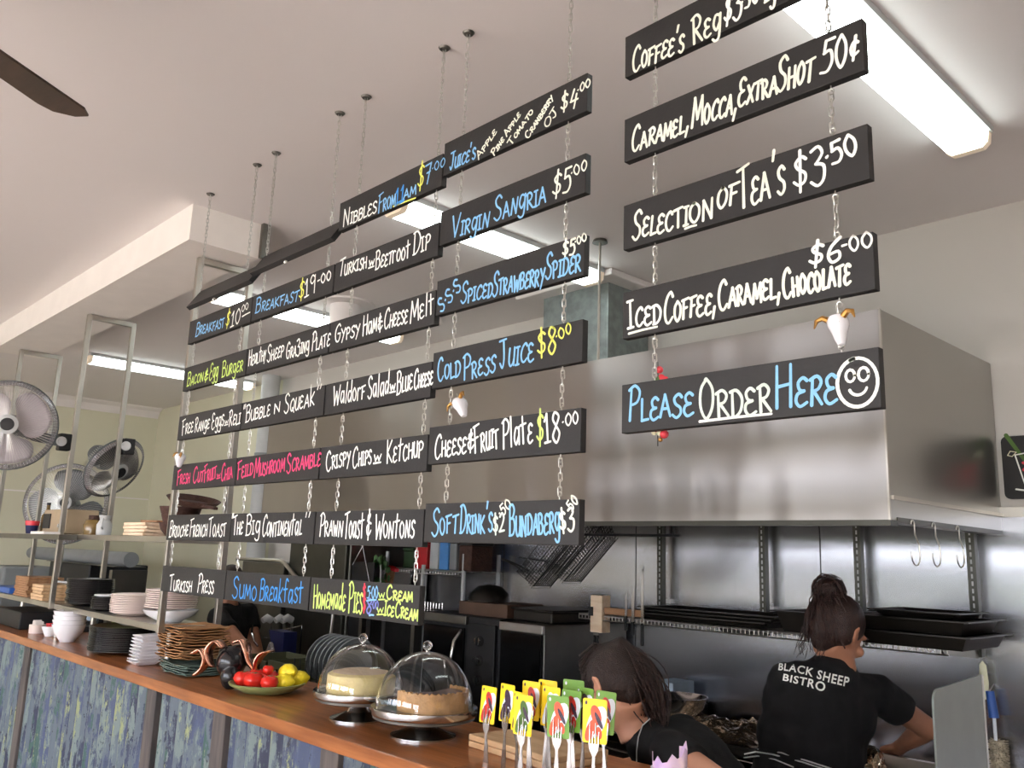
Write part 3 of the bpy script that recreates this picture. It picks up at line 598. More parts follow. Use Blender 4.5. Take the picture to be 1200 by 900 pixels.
NAMES = {(c, r): nm for c, r, nm, _ in TXT}; NAMES[(1, 0)] = 'leftmost blank tipped'; NAMES[(2, 0)] = 'second blank tipped'
CHX = {1: (-3.265, -2.868), 2: (-2.724, -2.303), 3: (-2.152, -1.765), 4: (-1.66, -1.277), 5: (-1.026, -.642)}
for c in (1, 2, 3, 4, 5):
    for si, x in enumerate(CHX[c]):
        sd = ('left', 'right')[si]
        rows = range(len(TOP[c]))
        z0 = TOP[c][0] if c > 2 else (2.585 if c == 1 else 2.61)
        chain(x, z0, HC-.001, f'long {sd} ceiling chain holding the {NAMES[(c,0)]} board', (1, 0), True)
        for r in rows:
            if r == 0: continue
            za = TOP[c][r]; zb = TOP[c][r-1]-BH[c]
            if r == 1 and c < 3: zb = 2.52 if c == 1 else 2.545
            chain(x, za, zb, f'short {sd} chain above the {NAMES[(c,r)]} board')
# ---------------------------------------------------------------- ornaments hooked on the chains
def skull(p, s, label, lean=0.0, col='porcelain', horn='gold'):
    t = thing('sheep_head_ornament', label, 'ornament', p, group='little sheep head ornaments on the chains')
    p = Vector(p); R = Matrix.Rotation(lean, 3, 'Y')
    h = MB(); q = lambda x, y, z: p+R @ V(x*s, y*s, z*s)
    sec = [(.004, -.05), (.012, -.047), (.018, -.035), (.024, -.015), (.033, .004), (.034, .018), (.026, .03), (.008, .036)]
    h.lathe([(a*s, b*s) for a, b in sec], p, 14, axis=R @ V(0, 0, 1), sy=.8); h.build('head', K[col], t, smooth=True)
    for sg in (-1, 1):
        g_ = MB(); g_.tube([q(sg*.018, -.01, .022), q(sg*.035, -.012, .034), q(sg*.05, -.018, .028), q(sg*.056, -.024, .008)], [.009*s, .008*s, .006*s, .002*s], 8)
        g_.build('horn', K[horn], t, smooth=True)
        e = MB(); e.ball(q(sg*.013, -.024, .008), .0035*s, 8); e.build('eye', K['dark'], t)
    MB().tube([q(0, 0, .03), q(0, 0, .06)], .0012, 6).build('hanging_loop', K['chain'], t)
skull(oY(983, 384, BY-.03), .62, 'white sheep head ornament with gold horns above the please order here board', -.12)
skull(oY(540, 476, BY-.03), .62, 'white sheep head ornament with curled brown horns above the cheese board', -.5)
skull(oY(211, 538, BY-.03), .62, 'small white sheep head ornament on the leftmost chain by the rack post', .1)
t = thing('beaded_charm', 'coral red beaded charm with leaves hanging behind the please order here board', 'charm', oY(771, 425, BY+.02))
c0 = oY(771, 424, BY+.018)
MB().tube([c0, c0+V(0, 0, -.17)], .001, 6).build('cord', K['dark'], t)
MB().ball(c0+V(.004, 0, -.017), .0075, 12).build('bead', K['coral'], t, smooth=True)
for i, (dx, dz) in enumerate(((.012, -.036), (.02, -.045), (-.004, -.04))):
    MB().ball(c0+V(dx, 0, dz), (.007, .003, .013), 10, Matrix.Rotation(.8*(i-1), 3, 'Y')).build('leaf', K['coral' if i < 2 else 'green'], t, smooth=True)
for dx, dz, k_, rr in ((.006, -.132, 'coral', .0095), (-.006, -.136, 'coral', .007), (.014, -.147, 'coral', .009), (-.009, -.142, 'cream', .006), (.005, -.144, 'cream', .0065), (.008, -.158, 'gold', .005)):
    MB().ball(c0+V(dx, random.uniform(-.004, .004), dz), rr, 10).build('bead', K[k_], t, smooth=True)
# drawn drink blackboard on the back wall at right
p = [oY(1172, 512, YB-.006), oY(1178, 585, YB-.006)]
zt, zb, xl = p[0].z, p[1].z, (p[0].x+p[1].x)/2
t = thing('drink_sign', 'small black wall sign with a chalk drawn drink, cut off at the right edge', 'sign', (xl+.13, YB, zb))
poly = []
for cx, cz, a0 in ((xl+.02, zt-.02, 90), (xl+.02, zb+.02, 180), (xl+.25, zb+.02, 270), (xl+.25, zt-.02, 0)):
    for k in range(5): a = math.radians(a0+k*22.5); poly.append((cx+.02*math.cos(a), YB-.006, cz+.02*math.sin(a)))
MB().prism(poly, (0, .012, 0)).build('panel', K['black'], t)
def draw(pts, col, wd, nm, par, y=YB-.0075):
    mb = MB(); mb.ax = V(1, 0, 0); mb.ay = V(0, 0, 1); strokes_to_mesh(mb, [pts], lambda a, b: V(xl+a, y, zb+b), wd); lab(mb.build('drawing', K[col], par), nm)
draw([(.045, .16), (.075, .03), (.14, .025), (.17, .15), (.11, .17), (.045, .16)], W_, .005, 'white glass outline', t)
draw([(.04, .035), (.08, .028), (.15, .026)], W_, .006, 'white glass foot', t)
draw([(.02, .235), (.075, .14)], 'stem', .014, 'green straw', t)
draw([(.02, .16), (.035, .155), (.05, .17), (.03, .175), (.02, .16)], 'cream', .003, 'citrus slice', t)
draw([(.07, .13), (.085, .12), (.07, .105), (.09, .095), (.078, .08), (.1, .07), (.09, .055), (.12, .06), (.11, .1), (.13, .13)], Rd, .010, 'red drink scribble', t)
# ================================================================ RACK ON THE COUNTER
def dep(P_): return (Vector(P_)-CP).dot(fwd)
def mpx(P_, w_): return w_*dep(P_)/FPX           # size in metres of w_ pixels at P_
t = thing('serving_rack', 'open stainless serving rack of square tube standing on the counter', 'rack', (-5, 1.6, 1.10))
ZA, ZB_ = 1.245, 2.838
YFr, YBk = 1.475, 1.715
for X in (-3.60, -5.03, -6.37):
    for Y in (YFr, YBk):
        MB().box((X-.0125, Y-.0125, ZA), (X+.0125, Y+.0125, ZB_)).build('post', K['tube'], t, bevel=.002)
        Y2 = Y+.045 if Y == YFr else Y-.02
        MB().tube([(X, Y2, 1.102), (X, Y2, ZA)], .014, 14).build('foot', K['tube'], t, smooth=True)
    MB().box((X-.0125, YFr+.0125, ZB_-.025), (X+.0125, YBk-.0125, ZB_)).build('top_bar', K['tube'], t)
    MB().box((X-.0125, YFr+.0125, ZA), (X+.0125, YBk-.0125, ZA+.025)).build('bottom_bar', K['tube'], t)
for z in (1.270, 1.630):
    MB().box((-6.36, YFr+.0125, z-.026), (-3.613, YBk-.0125, z)).build('shelf', K['tube'], t, bevel=.002)
MB().box((-5.9, YFr-.10, 1.60), (-4.72, YFr-.013, 1.626)).build('shelf_lip', K['dsteel'], t)
SL, SU = 1.271, 1.631

def plate_bm(r, h=.018, th=.004, n=32):
    return MB().lathe([(0, 0), (r*.6, 0), (r*.66, .003), (r, h), (r-.001, h+th), (r*.64, .003+th), (0, th)], n=n)
def stack(name, label, group, base, r, n, pitch, m, h=.016, jit=.003, jx=None, cat='plate', sq=False):
    """n separate pieces, bottom one first; each is a thing"""
    me = None
    for i in range(n):
        p_ = Vector(base)+V(random.uniform(-jit, jit), random.uniform(-jit, jit), i*pitch)
        if me is None:
            o = plate_bm(r, h).build(name, m, smooth=True); me = o
        else:
            o = me.copy(); COL.objects.link(o)
        o.location = p_; o.rotation_euler = (0, 0, random.uniform(0, 6))
        tag(o, label.replace('#', ordn(n-1-i, n)), cat, group)
B = V(-4.83, 1.595, SL)
stack('dinner_plate', 'black plate, # in the tall stack on the rack, lower shelf', 'black plates in the tall rack stack', B, .115, 16, .0078, K['blackgloss'])
B = V(-4.47, 1.56, SL)
stack('side_plate', 'small black plate, # in the low stack on the rack', 'small black plates on the rack', B, .072, 8, .0075, K['blackgloss'], .012)
o = plate_bm(.062, .012).build('side_plate', K['porcelain'], smooth=True); o.location = B+V(0, 0, .061); tag(o, 'single white plate lying on the small black plates', 'plate')
B = oY(157, 712, 1.58); B.z = SL
stack('side_plate', 'warm white plate, # in the rack stack left of the front post', 'warm white plates on the rack', B, .105, 11, .0076, K['pinkwhite'])
B = V(-3.80, 1.595, SL)
bw = MB().lathe([(0, 0), (.05, 0), (.055, .006), (.10, .03), (.115, .05), (.112, .051), (.095, .033), (.05, .012), (0, .01)]).build('serving_bowl', K['porcelain'], smooth=True); bw.location = B
tag(bw, 'wide white bowl at the bottom under the plates by the rack post', 'bowl')
stack('dinner_plate', 'white rimmed plate, # in the stack above the wide white bowl', 'white plates above the wide bowl', B+V(0, 0, .052), .108, 9, .0088, K['pinkwhite'], .010)
# boards stacked at the left end of the lower shelf
def slab(name, m, lo, hi, rz, label, cat, group=None, bevel=.002):
    lo = Vector(lo); hi = Vector(hi); c = V((lo.x+hi.x)/2, (lo.y+hi.y)/2, lo.z)
    o = MB().box(lo-c, hi-c).build(name, m, bevel=bevel); o.location = c; o.rotation_euler = (0, 0, rz); tag(o, label, cat, group); return o
for i in range(9):
    X = -5.72+random.uniform(-.008, .008)
    slab('serving_board', K['boardbrown'], (X-.13, 1.50, SL+i*.0125), (X+.13, 1.69, SL+.0115+i*.0125), random.uniform(-.04, .04), f'brown serving board, {ordn(8-i,9)} in the left stack on the rack', 'serving board', 'brown serving boards on the rack')
for i in range(5):
    X = -5.36+random.uniform(-.008, .008)
    slab('serving_board', K['board'], (X-.10, 1.49, SL+i*.017), (X+.10, 1.68, SL+.0155+i*.017), random.uniform(-.05, .05), f'pale serving board, {ordn(4-i,5)} in the stack against the rack post', 'serving board', 'pale serving boards on the rack')
o = MB().box((-6.32, 1.5, SL), (-5.95, 1.69, SL+.035)).build('tray', K['blue'], base=V(-6.1, 1.6, SL), bevel=.004); tag(o, 'shallow blue tray at the left edge of the rack shelf', 'tray')
# upper shelf
for i in range(4):
    X = -4.08+random.uniform(-.01, .01)
    slab('bread_board', K['boardpale'], (X-.13, 1.50, SU+i*.015), (X+.13, 1.69, SU+.0135+i*.015), random.uniform(-.05, .05), f'pale wooden paddle board, {ordn(3-i,4)} in the upper shelf stack', 'serving board', 'pale boards on the upper shelf')
o = slab('serving_board', K['boardbrown'], (-4.1, 1.54, SU+.061), (-3.97, 1.66, SU+.071), .2, 'small brown board lying on the pale upper shelf boards', 'serving board')
for i, (x, y, z, r) in enumerate(((-3.82, 1.60, 0, .085), (-3.81, 1.605, .035, .088), (-3.82, 1.60, .07, .09))):
    b = MB().lathe([(0, 0), (r*.6, 0), (r*.9, .03), (r, .06), (r*.95, .06), (r*.84, .03), (r*.55, .008), (0, .006)], n=24).build('bowl', K['brown'], smooth=True); b.location = (x, y, SU+z)
    tag(b, f'dark brown woven bowl, {ordn(2-i,3)} of the nested three by the rack post', 'bowl', 'nested brown bowls on the upper shelf')
t = thing('lidded_pan', 'dark brown serving pan tilted on the nested brown bowls', 'pan', (-3.70, 1.60, SU+.132))
MB().lathe([(0, 0), (.09, .004), (.115, .03), (.11, .032), (.085, .010), (0, .008)], (-3.70, 1.60, SU+.134), 24, axis=(.22, 0, 1)).build('pan', K['brown'], t, smooth=True)
MB().bar((-3.60, 1.60, SU+.132), (-3.47, 1.60, SU+.118), .02, .012).build('handle', K['brown'], t, bevel=.003)
P_ = V(-5.42, 1.60, SU)
t = thing('radio', 'beige box radio with dark square grille on the upper rack shelf', 'radio', P_)
MB().box((-5.50, 1.51, SU+.001), (-5.10, 1.68, SU+.135)).build('casing', K['beige'], t, bevel=.006)
MB().box((-5.505, 1.53, SU+.025), (-5.499, 1.66, SU+.115)).build('side_panel', K['dark'], t)
MB().box((-5.485, 1.504, SU+.03), (-5.36, 1.511, SU+.112)).build('grille', K['dark'], t, bevel=.002)
for k in range(2): MB().lathe([(.011, 0), (.01, .008)], (-5.2+k*.05, 1.511, SU+.045), 14, axis=(0, -1, 0)).build('knob', K['lgrey'], t)
def bottle(x, y, z, r, h, m, label, cap='dark', nm='bottle', neck=.32):
    t = thing(nm, label, 'bottle', (x, y, z))
    MB().lathe([(0, 0), (r, 0), (r, h*(.62-.1)), (r*.9, h*.6), (r*neck, h*.74), (r*neck, h*.94), (0, h*.94)], (x, y, z), 20).build('body', m, t, smooth=True)
    MB().lathe([(r*neck*1.15, h*.92), (r*neck*1.15, h), (0, h)], (x, y, z), 16).build('cap', K[cap], t)
    return t
bottle(-5.83, 1.62, SU, .032, .19, K['amber'], 'brown glass bottle at the left of the beige radio')
t = thing('cup', 'small cup with orange rim beside the brown bottle', 'cup', (-5.80, 1.535, SU))
MB().lathe([(0, 0), (.028, 0), (.036, .05), (.033, .05), (.026, .004), (0, .004)], (-5.80, 1.535, SU), 18).build('body', K['navy'], t, smooth=True)
MB().lathe([(.037, .048), (.04, .075), (.036, .075), (.033, .048)], (-5.80, 1.535, SU), 18).build('rim', K['coral'], t, smooth=True)
t = thing('jar', 'amber glass jar right of the radio on the upper shelf', 'jar', (-4.80, 1.56, SU))
MB().lathe([(0, 0), (.045, 0), (.05, .05), (.04, .075), (.025, .08), (0, .08)], (-4.80, 1.56, SU), 20).build('body', K['amber'], t, smooth=True)
MB().lathe([(.027, .078), (.028, .10), (0, .10)], (-4.80, 1.56, SU), 16).build('lid', K['brown'], t)
t = thing('milk_jug', 'small white jug with a spout beside the amber jar', 'jug', (-4.64, 1.56, SU))
MB().lathe([(0, 0), (.035, 0), (.037, .05), (.024, .075), (.03, .098), (.027, .098), (.02, .075), (.03, .05), (.03, .006), (0, .006)], (-4.64, 1.56, SU), 20).build('body', K['lgrey'], t, smooth=True)
MB().tube([(-4.61, 1.54, SU+.08), (-4.585, 1.53, SU+.07), (-4.59, 1.53, SU+.04), (-4.605, 1.54, SU+.03)], .004, 8).build('handle', K['lgrey'], t, smooth=True)
slab('menu_pad', K['white'], (-5.22, 1.378, 1.6265), (-4.98, 1.46, 1.640), 0, 'flat white pad on the shelf edge in front of the radio', 'pad')

# ---------------------------------------------------------------- pedestal fans clamped to the rack
def fan(c, n_, r, label, mount, tint, bl_='fanblade2'):
    c = Vector(c); n_ = Vector(n_).normalized(); t = thing('wall_fan', label, 'fan', c, group='grey fans clamped to the rack')
    Q = n_.to_track_quat('Z', 'Y').to_matrix(); W = lambda x, y, z: c+Q @ V(x, y, z)
    g = MB()
    for k in range(90):
        a = 2*PI*k/90; ca, sa = math.cos(a), math.sin(a)
        g.tube([W(ca*.045, sa*.045, .052), W(ca*r*.6, sa*r*.6, .044), W(ca*r*.93, sa*r*.93, .018), W(ca*r, sa*r, 0), W(ca*r*.9, sa*r*.9, -.045), W(ca*r*.4, sa*r*.4, -.07)], .0010, 3, cap=False)
    g = lab(g.build('cage_wires', K['chain'], t), 'fine wire cage'); g['kind'] = 'stuff'
    ring = MB(); ring.tube([W(math.cos(a)*r, math.sin(a)*r, 0) for a in [2*PI*i/48 for i in range(48)]], .0055, 8, closed=True); ring.build('rim', K['fanarm'], t, smooth=True)
    MB().lathe([(r*1.0, -.008), (r*1.012, 0), (r*1.0, .008), (r*.96, .015), (r*.9, .022), (r*.9, .020), (r*.95, .012)], c, 48, axis=n_, ring=True).build('shroud', K['wingtrans'], t, smooth=True)
    for k in range(3):
        b = MB(); a0 = 2*PI*k/3+tint; vs = []; m1, m2 = 9, 7
        for i in range(m1):
            for j in range(m2):
                u = i/(m1-1); v = j/(m2-1)-.5; rr = .04+(r*.88-.04)*u; wd = (.6+1.25*math.sin(PI*min(1, u*.75+.15)))*.85
                a = a0+v*wd*1.25+u*.35; vs.append(W(rr*math.cos(a), rr*math.sin(a), -.01-v*.045))
        b.add(vs, [(i*m2+j, i*m2+j+1, (i+1)*m2+j+1, (i+1)*m2+j) for i in range(m1-1) for j in range(m2-1)])
        bl = b.build('blade', K[bl_], t, smooth=True); so_ = bl.modifiers.new('solid', 'SOLIDIFY'); so_.thickness = .002
    MB().lathe([(.05, .045), (.05, .056), (.03, .062), (0, .063)], c, 28, axis=n_).build('badge_ring', K['lgrey'], t, smooth=True)
    MB().lathe([(.033, .060), (.03, .066), (0, .067)], c, 24, axis=n_).build('hub_badge', K['dark'], t, smooth=True)
    MB().lathe([(.0, -.20), (.045, -.19), (.06, -.16), (.062, -.09), (.05, -.06), (.0, -.06)], c, 24, axis=n_).build('motor', K['fanarm'], t, smooth=True)
    mt = Vector(mount); q = W(0, 0, -.13)
    MB().tube([q, q*.5+mt*.5+V(0, 0, -.01), mt], [.035, .03, .028], 10).build('arm', K['fanarm'], t, smooth=True)
    MB().box(mt-V(.03, .03, .045), mt+V(.03, .03, .045)).build('clamp', K['dark'], t, bevel=.006)
    MB().lathe([(.026, 0), (.026, .008), (.017, .009), (.017, .003)], mt+V(.03, -.02, 0), 18, axis=(.8, -.5, 0)).build('dial', K['lgrey'], t)
    return t
pc = oD(10, 498, 4.42)
fan(pc, (CP+V(.0, -.6, .3)-pc), .225, 'large round grey fan facing the diners at the upper left edge', V(-5.03, 1.43, oY(90, 515, 1.43).z), .3)
pc = oY(78, 590, 2.1)
fan(pc, (.95, -.6, .05), .30, 'second round grey fan standing behind the rack radio', pc+V(-.30, .10, -.1), 1.1, 'fandark')
t2 = thing('fan_pole', 'thin pole carrying the second grey fan behind the rack', 'pole', (pc.x-.30, pc.y+.10, 0)); MB().tube([(pc.x-.30, pc.y+.10, 0), pc+V(-.30, .10, -.15)], .015, 10).build('pole', K['tube'], t2); MB().lathe([(.09, 0), (.08, .02), (.02, .03)], (pc.x-.30, pc.y+.10, 0), 24).build('foot', K['dark'], t2)
pc = oD(134, 548, 4.95)
fan(pc, rgt*.80-upv*.45-fwd*.42, .185, 'third grey fan turned nearly edge-on right of the rack post', V(-5.03, 1.765, oY(101, 532, 1.76).z), .1, 'fandark')

# ================================================================ THINGS ON THE COUNTER
ZC = 1.1005
B = oZ(83, 756, ZC)
for i in range(4):
    z = ZC+i*.022
    o = MB().lathe([(0, 0), (.034, 0), (.036, .006), (.067, .045), (.079, .085), (.076, .086), (.063, .045), (.031, .012), (0, .010)], n=32).build('bowl', K['porcelain'], smooth=True)
    o.location = (B.x-.16, B.y+.03, z); tag(o, f'white bowl, {ordn(3-i,4)} of the nested bowls on the counter', 'bowl', 'nested white bowls on the counter')
stack('dinner_plate', 'black plate, # in the broad counter stack beside the white bowls', 'black plates on the counter', V(-4.23, 1.585, ZC), .165, 14, .0078, K['blackgloss'])
for i in range(9):
    x = -3.79+i*.004+random.uniform(-.003, .003)
    o = MB().lathe([(0, 0), (.05, 0), (.075, .014), (.073, .017), (.048, .004), (0, .004)], n=4).build('square_dish', K['porcelain'], bevel=.003)
    o.location = (x, 1.50, ZC+i*.0135); o.rotation_euler = (0, random.uniform(-.06, -.02), PI/4+random.uniform(-.06, .06)); tag(o, f'white square dish, {ordn(8-i,9)} in the leaning counter stack', 'dish', 'white square dishes on the counter')
def sheet(c, lx, ly, m, name, label, group, amp, seed):
    nx, ny = 12, 7; vs = []
    for s_ in (0, 1):
        for i in range(nx+1):
            for j in range(ny+1):
                u, v = i/nx-.5, j/ny-.5; e = (abs(2*u)**4+abs(2*v)**4)
                vs.append((u*lx, v*ly, s_*.0035+amp*e*(.6+.5*noise.noise(V(u*5+seed, v*5, seed)))))
    k = (nx+1)*(ny+1); f1 = [(i*(ny+1)+j, i*(ny+1)+j+1, (i+1)*(ny+1)+j+1, (i+1)*(ny+1)+j) for i in range(nx) for j in range(ny)]
    fs = [q[::-1] for q in f1]+[tuple(a+k for a in q) for q in f1]
    bd = [i*(ny+1) for i in range(nx+1)]+[nx*(ny+1)+j for j in range(1, ny+1)]+[i*(ny+1)+ny for i in range(nx-1, -1, -1)]+[j for j in range(ny-1, 0, -1)]
    for a in range(len(bd)): b = bd[(a+1) % len(bd)]; fs.append((bd[a], b, b+k, bd[a]+k))
    o = MB().add(vs, fs).build(name, m, smooth=True); o.location = c; o.rotation_euler = (0, 0, random.uniform(-.05, .05)); return tag(o, label, 'placemat', group)
for i in range(5): sheet((-3.46+random.uniform(-.01, .01), 1.585, ZC+i*.008), .25, .20, K['teal'], 'placemat', f'blue-grey paper placemat, {ordn(4-i,5)} of those under the brown ones', 'blue-grey placemats under the brown ones', .007, i)
for i in range(12): sheet((-3.53+random.uniform(-.012, .012), 1.59, ZC+.048+i*.0105), .24, .20, K['kraft'], 'placemat', f'curled brown paper placemat, {ordn(11-i,12)} in the tall counter pile', 'brown paper placemats on the counter', .012, 20+i)
# black sheep ornament with copper ribbon horns
ux = rgt.copy(); ux.z = 0; ux.normalize(); uy = V(-ux.y, ux.x, 0)
c = oZ(263, 808, ZC)+uy*.05; c.z = ZC
t = thing('sheep_sculpture', 'black sheep head sculpture with curled copper horns beside the tomato plate', 'sculpture', (c.x, c.y, ZC))
hb = MB()
hb.ball(c+V(0, 0, .088), (.056, .054, .056), 24); hb.ball(c+ux*.012-uy*.03+V(0, 0, .04), (.036, .036, .044), 16); hb.ball(c-ux*.03+V(0, 0, .12), (.02, .02, .02), 12); hb.ball(c+ux*.02+V(0, 0, .13), (.03, .03, .02), 12)
o = hb.build('head', K['blackgloss'], t, smooth=True); rm = o.modifiers.new('remesh', 'REMESH'); rm.mode = 'VOXEL'; rm.voxel_size = .004; rm.use_smooth_shade = True
def curl(pts, y):
    g_ = MB(); P_ = smooth(pts, 5); vs = []; n1 = len(P_)
    for i, (a, h_) in enumerate(P_):
        u = i/(n1-1); wd = .018*(1-abs(2*u-.7)**1.5*.45)+.002
        p_ = c+ux*(a/1000)+V(0, 0, h_/1000)+uy*y
        for q in (-1, 1): vs.append(p_+uy*q*wd+ux*q*wd*.5)
    g_.add(vs, [(2*i, 2*i+1, 2*i+3, 2*i+2) for i in range(n1-1)]); o = g_.build('horn', K['copper'], t, smooth=True); s_ = o.modifiers.new('solid', 'SOLIDIFY'); s_.thickness = .006
curl([(-20, 140), (-50, 165), (-78, 130), (-70, 90), (-55, 70)], -.03); curl([(-125, 120), (-95, 135), (-75, 105), (-85, 65), (-115, 40)], -.04)
curl([(10, 160), (40, 168), (60, 130), (70, 95), (95, 60)], -.01); curl([(145, 135), (115, 125), (95, 90), (98, 55)], -.02)
# plate with tomatoes and lemons
c = oZ(313, 807, ZC+.012); c.z = ZC
o = MB().lathe([(0, 0), (.07, 0), (.085, .004), (.128, .026), (.133, .034), (.127, .035), (.085, .011), (0, .008)], n=48, sx=1.0).build('fruit_plate', K['greenglaze'], smooth=True)
o.location = c; tag(o, 'shallow green glazed plate holding tomatoes and lemons', 'plate')
def tomato(p, r, i, label):
    t = thing('tomato', label, 'tomato', p, group='tomatoes on the green plate')
    b = MB().lathe([(0, -.82), (.45, -.76), (.85, -.4), (1, .05), (.88, .5), (.5, .78), (.15, .74), (0, .66)], n=24)
    b.v = [Vector(p)+q*r*(1+.04*math.sin(5*math.atan2(q.y, q.x+1e-9)))for q in b.v]; b.build('flesh', K['tomato'], t, smooth=True)
    s_ = MB()
    for k in range(5): a = k*2*PI/5+i; s_.bar(Vector(p)+V(0, 0, r*.7), Vector(p)+V(math.cos(a)*r*.35, math.sin(a)*r*.35, r*.78), .004, .0015)
    s_.build('calyx', K['stem'], t)
TR = .033
ux = rgt.copy(); ux.z = 0; ux.normalize(); uy = V(-ux.y, ux.x, 0)
def on_plate(a, b, h): return c+ux*a+uy*b+V(0, 0, h)
for i, (a, b, h, r, l) in enumerate(((-.085, -.01, .043, .032, 'red tomato at the left edge of the green plate'), (-.040, -.03, .040, .036, 'large red tomato, front left on the green plate'), (.024, -.062, .040, .031, 'small red tomato at the front centre of the plate'), (.0, .03, .040, .034, 'red tomato behind the front centre tomato'), (-.055, .055, .043, .032, 'red tomato at the back left of the green plate'), (.0, -.004, .075, .020, 'tiny red tomato on top of the others'))):
    tomato(on_plate(a, b, h), r, i, l)
for i, (a, b, h, l, rz) in enumerate(((.062, -.022, .039, 'yellow lemon right of the front centre tomato', .5), (.100, .02, .045, 'yellow lemon at the right edge of the green plate', 1.3), (.055, .05, .041, 'yellow lemon at the back of the green plate', 2.6), (.066, .012, .068, 'yellow lemon lying on the other lemons', .1))):
    p = on_plate(a, b, h); t = thing('lemon', l, 'lemon', p, group='lemons on the green plate')
    MB().lathe([(0, -.046), (.006, -.043), (.010, -.037), (.022, -.028), (.029, -.008), (.029, .008), (.021, .028), (.009, .038), (.005, .043), (0, .044)], p, 20, axis=(math.cos(rz), math.sin(rz), .12)).build('rind', K['lemon'], t, smooth=True)
    MB().ball(Vector(p)-V(math.cos(rz), math.sin(rz), .12).normalized()*.045, .003, 6).build('stem_end', K['stem'], t)
# cake stands
def cakestand(c, r, hp, hd, label, lid, glab):
    t = thing('cake_stand', label, 'cake stand', c)
    MB().lathe([(0, 0), (r*.62, 0), (r*.62, .004), (r*.48, .010), (r*.26, .022), (r*.2, .04), (r*.22, hp-.006), (0, hp-.006)], c, 40).build('pedestal', K['chrome'], t, smooth=True)
    MB().lathe([(0, hp-.006), (r*.94, hp-.006), (r, hp-.014), (r+.003, hp-.008), (r+.002, hp+.006), (r-.008, hp+.002), (0, hp)], c, 64).build('plate', K['chrome'], t, smooth=True)
    MB().lathe([(r*.93, hp-.0085), (r*.97, hp-.022), (r*.90, hp-.026), (r*.60, hp-.014)], c, 56).build('under_rim', K['dsteel'], t, smooth=True)
    d = thing('glass_dome', lid, 'cake dome', (c[0], c[1], c[2]+hp+.003)); R0 = r*.93; prof = []; k = 22; z0 = hp+.003
    for i in range(k+1): a = PI/2*i/k; prof.append((R0*math.cos(a)**.92 if i < k else 0, z0+hd*math.sin(a)**1.05))
    inner = [(max(0, q[0]-.0028), q[1]-.0028*(i/k)) for i, q in enumerate(prof)][::-1]
    inner[-1] = (R0-.0028, z0)
    MB().lathe(prof+inner, c, 64, ring=True).build('bell', K['glass'], d, smooth=True)
    MB().ball((c[0], c[1], c[2]+z0+hd+.016), .014, 20).build('knob', K['glass'], d, smooth=True)
    MB().lathe([(.004, 0), (.004, .006), (.003, .007)], (c[0], c[1], c[2]+z0+hd-.001), 12).build('knob_pin', K['chrome'], d)
    return c[2]+hp
c1 = V(*oZ(415, 840, ZC)); c1 = V(-2.312, 1.580, ZC)
zt1 = cakestand(c1, .137, .078, .138, 'polished steel cake stand beside the tomato plate', 'clear glass dome over the pale yellow cake', '')
c2 = V(-2.005, 1.590, ZC)
zt2 = cakestand(c2, .147, .072, .150, 'polished steel cake stand nearest the forks', 'clear glass dome over the chocolate tart', '')
t = thing('cake', 'round pale yellow cake under the left dome', 'cake', (c1.x, c1.y, zt1))
MB().lathe([(0, .0015), (.098, .0015), (.102, .01), (.100, .052), (.09, .058), (0, .057)], (c1.x, c1.y, zt1), 40).build('sponge', K['cake'], t, smooth=True)
MB().lathe([(.085, .0585), (.06, .064), (0, .064)], (c1.x, c1.y, zt1), 32).build('icing', K['boardpale'], t, smooth=True)
t = thing('chocolate_tart', 'half chocolate tart with pastry crust under the right dome', 'tart', (c2.x, c2.y, zt2))
def wedge(r0, r1, z0, z1, a0, a1, c, n=24):
    m_ = MB(); a = [a0+(a1-a0)*i/n for i in range(n+1)]; vs = []
    for q in a:
        for r_, z in ((r0, z0), (r1, z0), (r1, z1), (r0, z1)): vs.append(V(c.x+r_*math.cos(q), c.y+r_*math.sin(q), z))
    fs = [(0, 1, 2, 3), (4*n+3, 4*n+2, 4*n+1, 4*n)]
    for i in range(n):
        for j in range(4): fs.append((4*i+j, 4*i+(j+1) % 4, 4*i+4+(j+1) % 4, 4*i+4+j))
    return m_.add(vs, fs)
cc = V(c2.x+.018, c2.y+.012, 0)
wedge(.002, .092, zt2+.012, zt2+.046, -1.9, 1.9, cc).build('filling', K['choc'], t)
cr = wedge(.092, .102, zt2+.0015, zt2+.053, -1.9, 1.9, cc, 60)
cr.v = [q+V(0, 0, (.003*math.sin(60*math.atan2(q.y-cc.y, q.x-cc.x)) if q.z > zt2+.03 else 0)) for q in cr.v]; cr.build('crust', K['pastry'], t)
wedge(.002, .092, zt2+.0015, zt2+.0118, -1.9, 1.9, cc).build('base', K['pastry'], t)
o = sheet((c2.x-.03, c2.y, zt2+.001), .16, .24, K['paper'], 'paper_liner', 'crumpled pale blue paper beside the chocolate tart', None, .022, 77); o['category'] = 'paper'
o.location = (c2.x-.072, c2.y-.012, zt2+.001); o.scale = (.5, .62, .8)
# two chopping boards at the counter's near end
for i in range(2):
    z = ZC+i*.0165; R = Rz(.0)
    pts = [oZ(533, 889, z), oZ(583, 874, z), oZ(651, 884, z), oZ(600, 902, z)]
    ctr = V(-1.66, 1.655, z); pts = [ctr+V(-.17, -.05, 0), ctr+V(.15, -.07, 0), ctr+V(.17, .12, 0), ctr+V(-.15, .14, 0)]
    o = MB().prism(pts, (0, 0, .0155)).build('chopping_board', K['board'], base=ctr, bevel=.003); tag(o, ('lower' if i == 0 else 'upper')+' wooden chopping board of the pair behind the forks', 'chopping board', 'chopping boards behind the forks')
